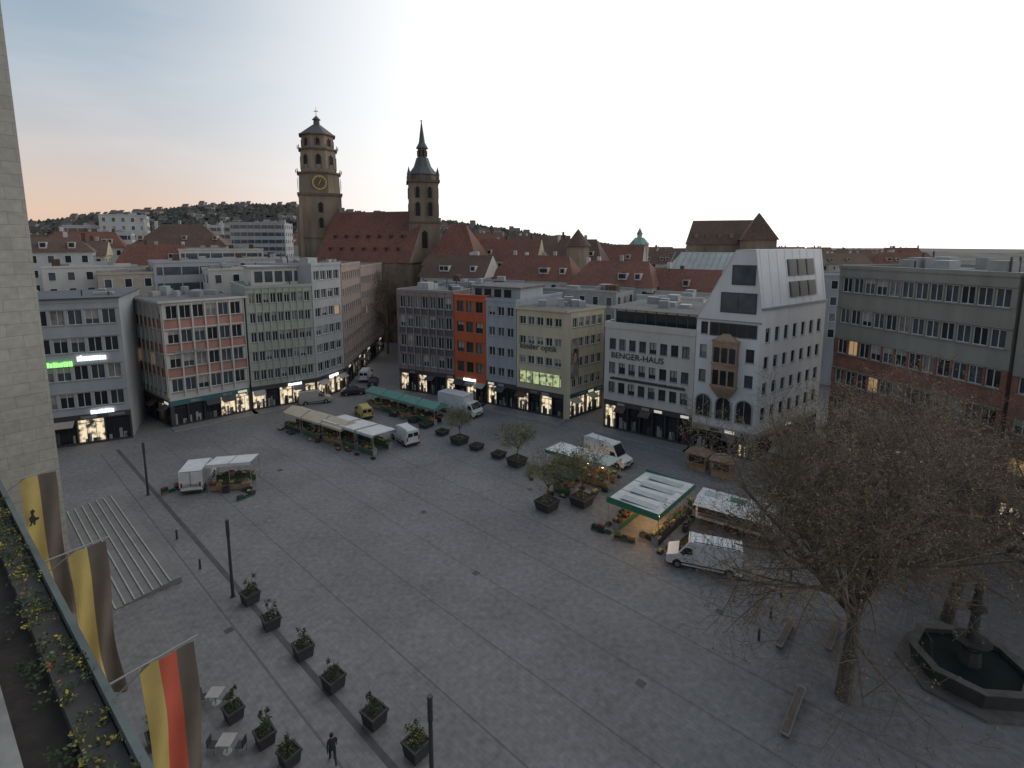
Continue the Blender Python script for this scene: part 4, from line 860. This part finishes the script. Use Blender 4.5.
for (a,b_) in(((14.9,25.2),(17.6,28.3)),((21.0,31.4),(23.2,33.9)),((17.8,31.6),(20.0,34.0))):
    fr=frame(a,b_); g=G('stone_bench',(a[0],a[1],0)); g['seat'].frbox(fr,0,fr.L,-.22,.22,.38,.48,M('bench_granite',(.26,.255,.25),.7,.1))
    for k in range(4): g['slats'].frbox(fr,.1,fr.L-.1,-.19+k*.1,-.12+k*.1,.483,.52,M('bench_timber',(.16,.13,.10),.8,.2))
    for s in(.3,fr.L/2,fr.L-.6): g['legs'].frbox(fr,s,s+.3,-.2,.2,0,.38,fs)
    g.done()
for i in range(8):
    x,y=[(17.0,32.6),(18.9,34.8),(20.8,37),(22.7,39.2),(24.6,41.4),(-26.2,40.6),(-31,45.1),(26.8,43.2)][i]
    g=G('bollard',(x,y,0)); g['post'].prism(x,y,.09,.08,.0,.85,10,lpst); g['cap'].prism(x,y,.1,.04,.85,.92,10,lpst); g.done()
for x,y in((-15.3,24.6),(-17.6,27.6)):
    g=G('cafe_table',(x,y,0)); g['top'].box(x-.4,x+.4,y-.4,y+.4,.72,.75,blind); g['leg'].prism(x,y,.04,.04,.02,.72,8,met); g['foot'].prism(x,y,.25,.22,.006,.03,10,met)
    for dx in(-.75,.75):
        g['chairs'].box(x+dx-.22,x+dx+.22,y-.22,y+.22,.43,.47,pcb)
        for a in(-.19,.19):
            for b_ in(-.19,.19): g['chairs'].box(x+dx+a-.02,x+dx+a+.02,y+b_-.02,y+b_+.02,.01,.43,met)
        s=1 if dx>0 else -1; g['chairs'].box(x+dx+s*.2-.02,x+dx+s*.2+.02,y-.22,y+.22,.47,.88,pcb)
    g.done()
# ================================================================ PERSON
def person(name,x,y,rot,coat,trs,skin,hair):
    V=[];Rr=[];E=[]
    def add(p,r,par=None):
        V.append(p);Rr.append(r)
        if par is not None: E.append((par,len(V)-1))
        return len(V)-1
    pel=add((0,0,.95),.16); sp=add((0,0,1.15),.145,pel); ch=add((.02,0,1.36),.155,sp); nk=add((.03,0,1.50),.06,ch); h1=add((.05,0,1.60),.095,nk); h2=add((.045,0,1.70),.085,h1)
    for sg,st in((1,1),(-1,-1)):
        hp=add((0,sg*.1,.88),.10,pel); kn=add((.16*st,sg*.1,.50),.068,hp); an=add((.02+.22*st if st>0 else -.36,sg*.1,.10 if st>0 else .16),.045,kn); add(((.42 if st>0 else -.20),sg*.11,.04 if st>0 else .05),.04,an)
        sh=add((.02,sg*.19,1.40),.065,ch); el=add((.02-.12*st,sg*.25,1.13),.048,sh); wr=add((.08-.16*st,sg*.25,.89),.032,el); pm_=add((.10-.17*st,sg*.25,.82),.035,wr)
        for k in range(4): 
            f=add((.07-.17*st+k*.02,sg*(.25),.77),.011,pm_); add((.08-.17*st+k*.02,sg*.24,.73+abs(k-1.5)*.006),.009,f)
        add((.14-.17*st,sg*.235,.80),.011,wr)
    me=bpy.data.meshes.new('body'); me.from_pydata(V,E,[]); o=bpy.data.objects.new('body',me); col.objects.link(o)
    sk_=o.modifiers.new('s','SKIN'); 
    for i,r in enumerate(Rr): me.skin_vertices[0].data[i].radius=(r,r)
    me.skin_vertices[0].data[0].use_root=True
    su=o.modifiers.new('u','SUBSURF'); su.levels=2; su.render_levels=2
    m=bpy.data.materials.new('clothing'); m.use_nodes=True; nt=m.node_tree; bs=nt.nodes['Principled BSDF']; bs.inputs['Roughness'].default_value=.9
    tc=nt.nodes.new('ShaderNodeTexCoord'); sx_=nt.nodes.new('ShaderNodeSeparateXYZ'); nt.links.new(tc.outputs['Object'],sx_.inputs[0]); cr=nt.nodes.new('ShaderNodeValToRGB'); cr.color_ramp.interpolation='CONSTANT'
    mr=nt.nodes.new('ShaderNodeMath'); mr.operation='DIVIDE'; mr.inputs[1].default_value=2; nt.links.new(sx_.outputs[2],mr.inputs[0]); nt.links.new(mr.outputs[0],cr.inputs[0])
    el_=cr.color_ramp.elements; el_[0].position=0;el_[0].color=(.02,.02,.02,1); el_[1].position=.05; el_[1].color=(*trs,1)
    for p_,c_ in((.41,coat),(.755,skin),(.83,hair)): e=el_.new(p_); e.color=(*c_,1)
    nt.links.new(cr.outputs[0],bs.inputs['Base Color']); me.materials.append(m)
    e=bpy.data.objects.new(name,None); col.objects.link(e); e.location=(x,y,.006); e.rotation_euler=(0,0,math.radians(rot)); o.parent=e
    f=Ms(); hm_=M('hair_dark',(.03,.02,.015),.9,.1); f.prism(.03,0,.105,.1,1.62,1.72,12,hm_); f.prism(.03,0,.1,.05,1.72,1.775,12,hm_); ho=f.build('hair',smooth=True); ho.parent=e
    f=Ms(); f.hexa([(.13,-.015,1.58),(.17,-.02,1.58),(.17,.02,1.58),(.13,.015,1.58),(.13,-.008,1.63),(.145,-.008,1.63),(.145,.008,1.63),(.13,.008,1.63)],M('skin',(.45,.28,.2),.6,.05))
    for s in(-1,1): f.box(.138,.148,s*.035-.01,s*.035+.01,1.625,1.64,louv)
    f.box(.137,.146,-.025,.025,1.545,1.555,tl); fo=f.build('face_features'); fo.parent=e
person('pedestrian',-9.4,23.95,120,(.025,.027,.035),(.03,.03,.035),(.4,.25,.18),(.03,.02,.015))
# ================================================================ LIGHT
sc=bpy.context.scene
SUN_AZ=math.radians(52); SUN_EL=math.radians(6)
w=bpy.data.worlds.new('World'); sc.world=w; w.use_nodes=True; nt=w.node_tree; N=nt.nodes; L=nt.links
bg=N['Background']; bg.inputs[1].default_value=.15
sky=N.new('ShaderNodeTexSky'); sky.sky_type='NISHITA'; sky.sun_disc=False; sky.sun_elevation=SUN_EL; sky.sun_rotation=SUN_AZ; sky.dust_density=2.0; sky.ozone_density=1.5
tc=N.new('ShaderNodeTexCoord'); sp=N.new('ShaderNodeSeparateXYZ'); L.new(tc.outputs['Generated'],sp.inputs[0])
rp=N.new('ShaderNodeValToRGB'); L.new(sp.outputs[2],rp.inputs[0]); e=rp.color_ramp.elements; e[0].position=0; e[0].color=(.86,.60,.44,1); e[1].position=1; e[1].color=(.24,.31,.42,1)
for p_,c_ in((.05,(.84,.62,.49)),(.13,(.68,.63,.62)),(.24,(.45,.54,.63)),(.42,(.27,.37,.49))): q=e.new(p_); q.color=(*c_,1)
def dot(v):
    d=N.new('ShaderNodeVectorMath'); d.operation='DOT_PRODUCT'; d.inputs[1].default_value=v; L.new(tc.outputs['Generated'],d.inputs[0]); return d.outputs['Value']
e2=math.radians(8); gv=(math.sin(SUN_AZ)*math.cos(e2),math.cos(SUN_AZ)*math.cos(e2),math.sin(e2))
mr=N.new('ShaderNodeMapRange'); mr.interpolation_type='SMOOTHSTEP'; mr.inputs[1].default_value=0.0; mr.inputs[2].default_value=.68; L.new(dot(gv),mr.inputs[0])
m1=N.new('ShaderNodeMix'); m1.data_type='RGBA'; L.new(mr.outputs[0],m1.inputs[0]); L.new(rp.outputs[0],m1.inputs[6]); m1.inputs[7].default_value=(1.3,1.29,1.28,1)
mp=N.new('ShaderNodeMapping'); mp.inputs['Scale'].default_value=(1.5,1.5,7); mp.inputs['Rotation'].default_value=(.15,.1,.3); L.new(tc.outputs['Generated'],mp.inputs[0])
cn=N.new('ShaderNodeTexNoise'); cn.inputs['Scale'].default_value=2.2; cn.inputs['Detail'].default_value=8; L.new(mp.outputs[0],cn.inputs[0])
cr=N.new('ShaderNodeMapRange'); cr.inputs[1].default_value=.5; cr.inputs[2].default_value=.8; cr.inputs[3].default_value=0; cr.inputs[4].default_value=.22; L.new(cn.outputs[0],cr.inputs[0])
m2=N.new('ShaderNodeMix'); m2.data_type='RGBA'; L.new(cr.outputs[0],m2.inputs[0]); L.new(m1.outputs[2],m2.inputs[6]); m2.inputs[7].default_value=(1,.93,.9,1)
sc1=N.new('ShaderNodeVectorMath'); sc1.operation='SCALE'; sc1.inputs['Scale'].default_value=5.9; L.new(m2.outputs[2],sc1.inputs[0])
hs=N.new('ShaderNodeHueSaturation'); hs.inputs['Saturation'].default_value=.5; hs.inputs['Value'].default_value=.16; L.new(sky.outputs[0],hs.inputs['Color'])
ad=N.new('ShaderNodeVectorMath'); ad.operation='ADD'; L.new(sc1.outputs[0],ad.inputs[0]); L.new(hs.outputs[0],ad.inputs[1]); L.new(ad.outputs[0],bg.inputs[0])
sl=bpy.data.lights.new('sun','SUN'); sl.energy=.3; sl.angle=math.radians(16); sl.color=(1,.92,.82); so=bpy.data.objects.new('sun',sl); col.objects.link(so)
dv=Vector((math.sin(SUN_AZ)*math.cos(SUN_EL),math.cos(SUN_AZ)*math.cos(SUN_EL),math.sin(SUN_EL))); so.rotation_euler=dv.to_track_quat('Z','Y').to_euler()
for x,y,e_ in((13.6,48.3,190),(12.0,45.0,50),(8.5,58.3,130)):
    pl_=bpy.data.lights.new('stall_lamp','POINT'); pl_.energy=e_; pl_.color=(1,.6,.28); pl_.shadow_soft_size=.3; o=bpy.data.objects.new('stall_lamp',pl_); o.location=(x,y,2.3); col.objects.link(o)
sc.view_settings.view_transform='Standard'; sc.view_settings.look='None'; sc.view_settings.exposure=0
cam=bpy.data.cameras.new('camera'); cam.sensor_width=36; cam.lens=523/1024*36; cam.shift_y=-66/1024; cam.clip_end=6000; cam.clip_start=.1
co=bpy.data.objects.new('camera',cam); co.location=(0,0,27); co.rotation_euler=(math.radians(82),0,0); col.objects.link(co); sc.camera=co
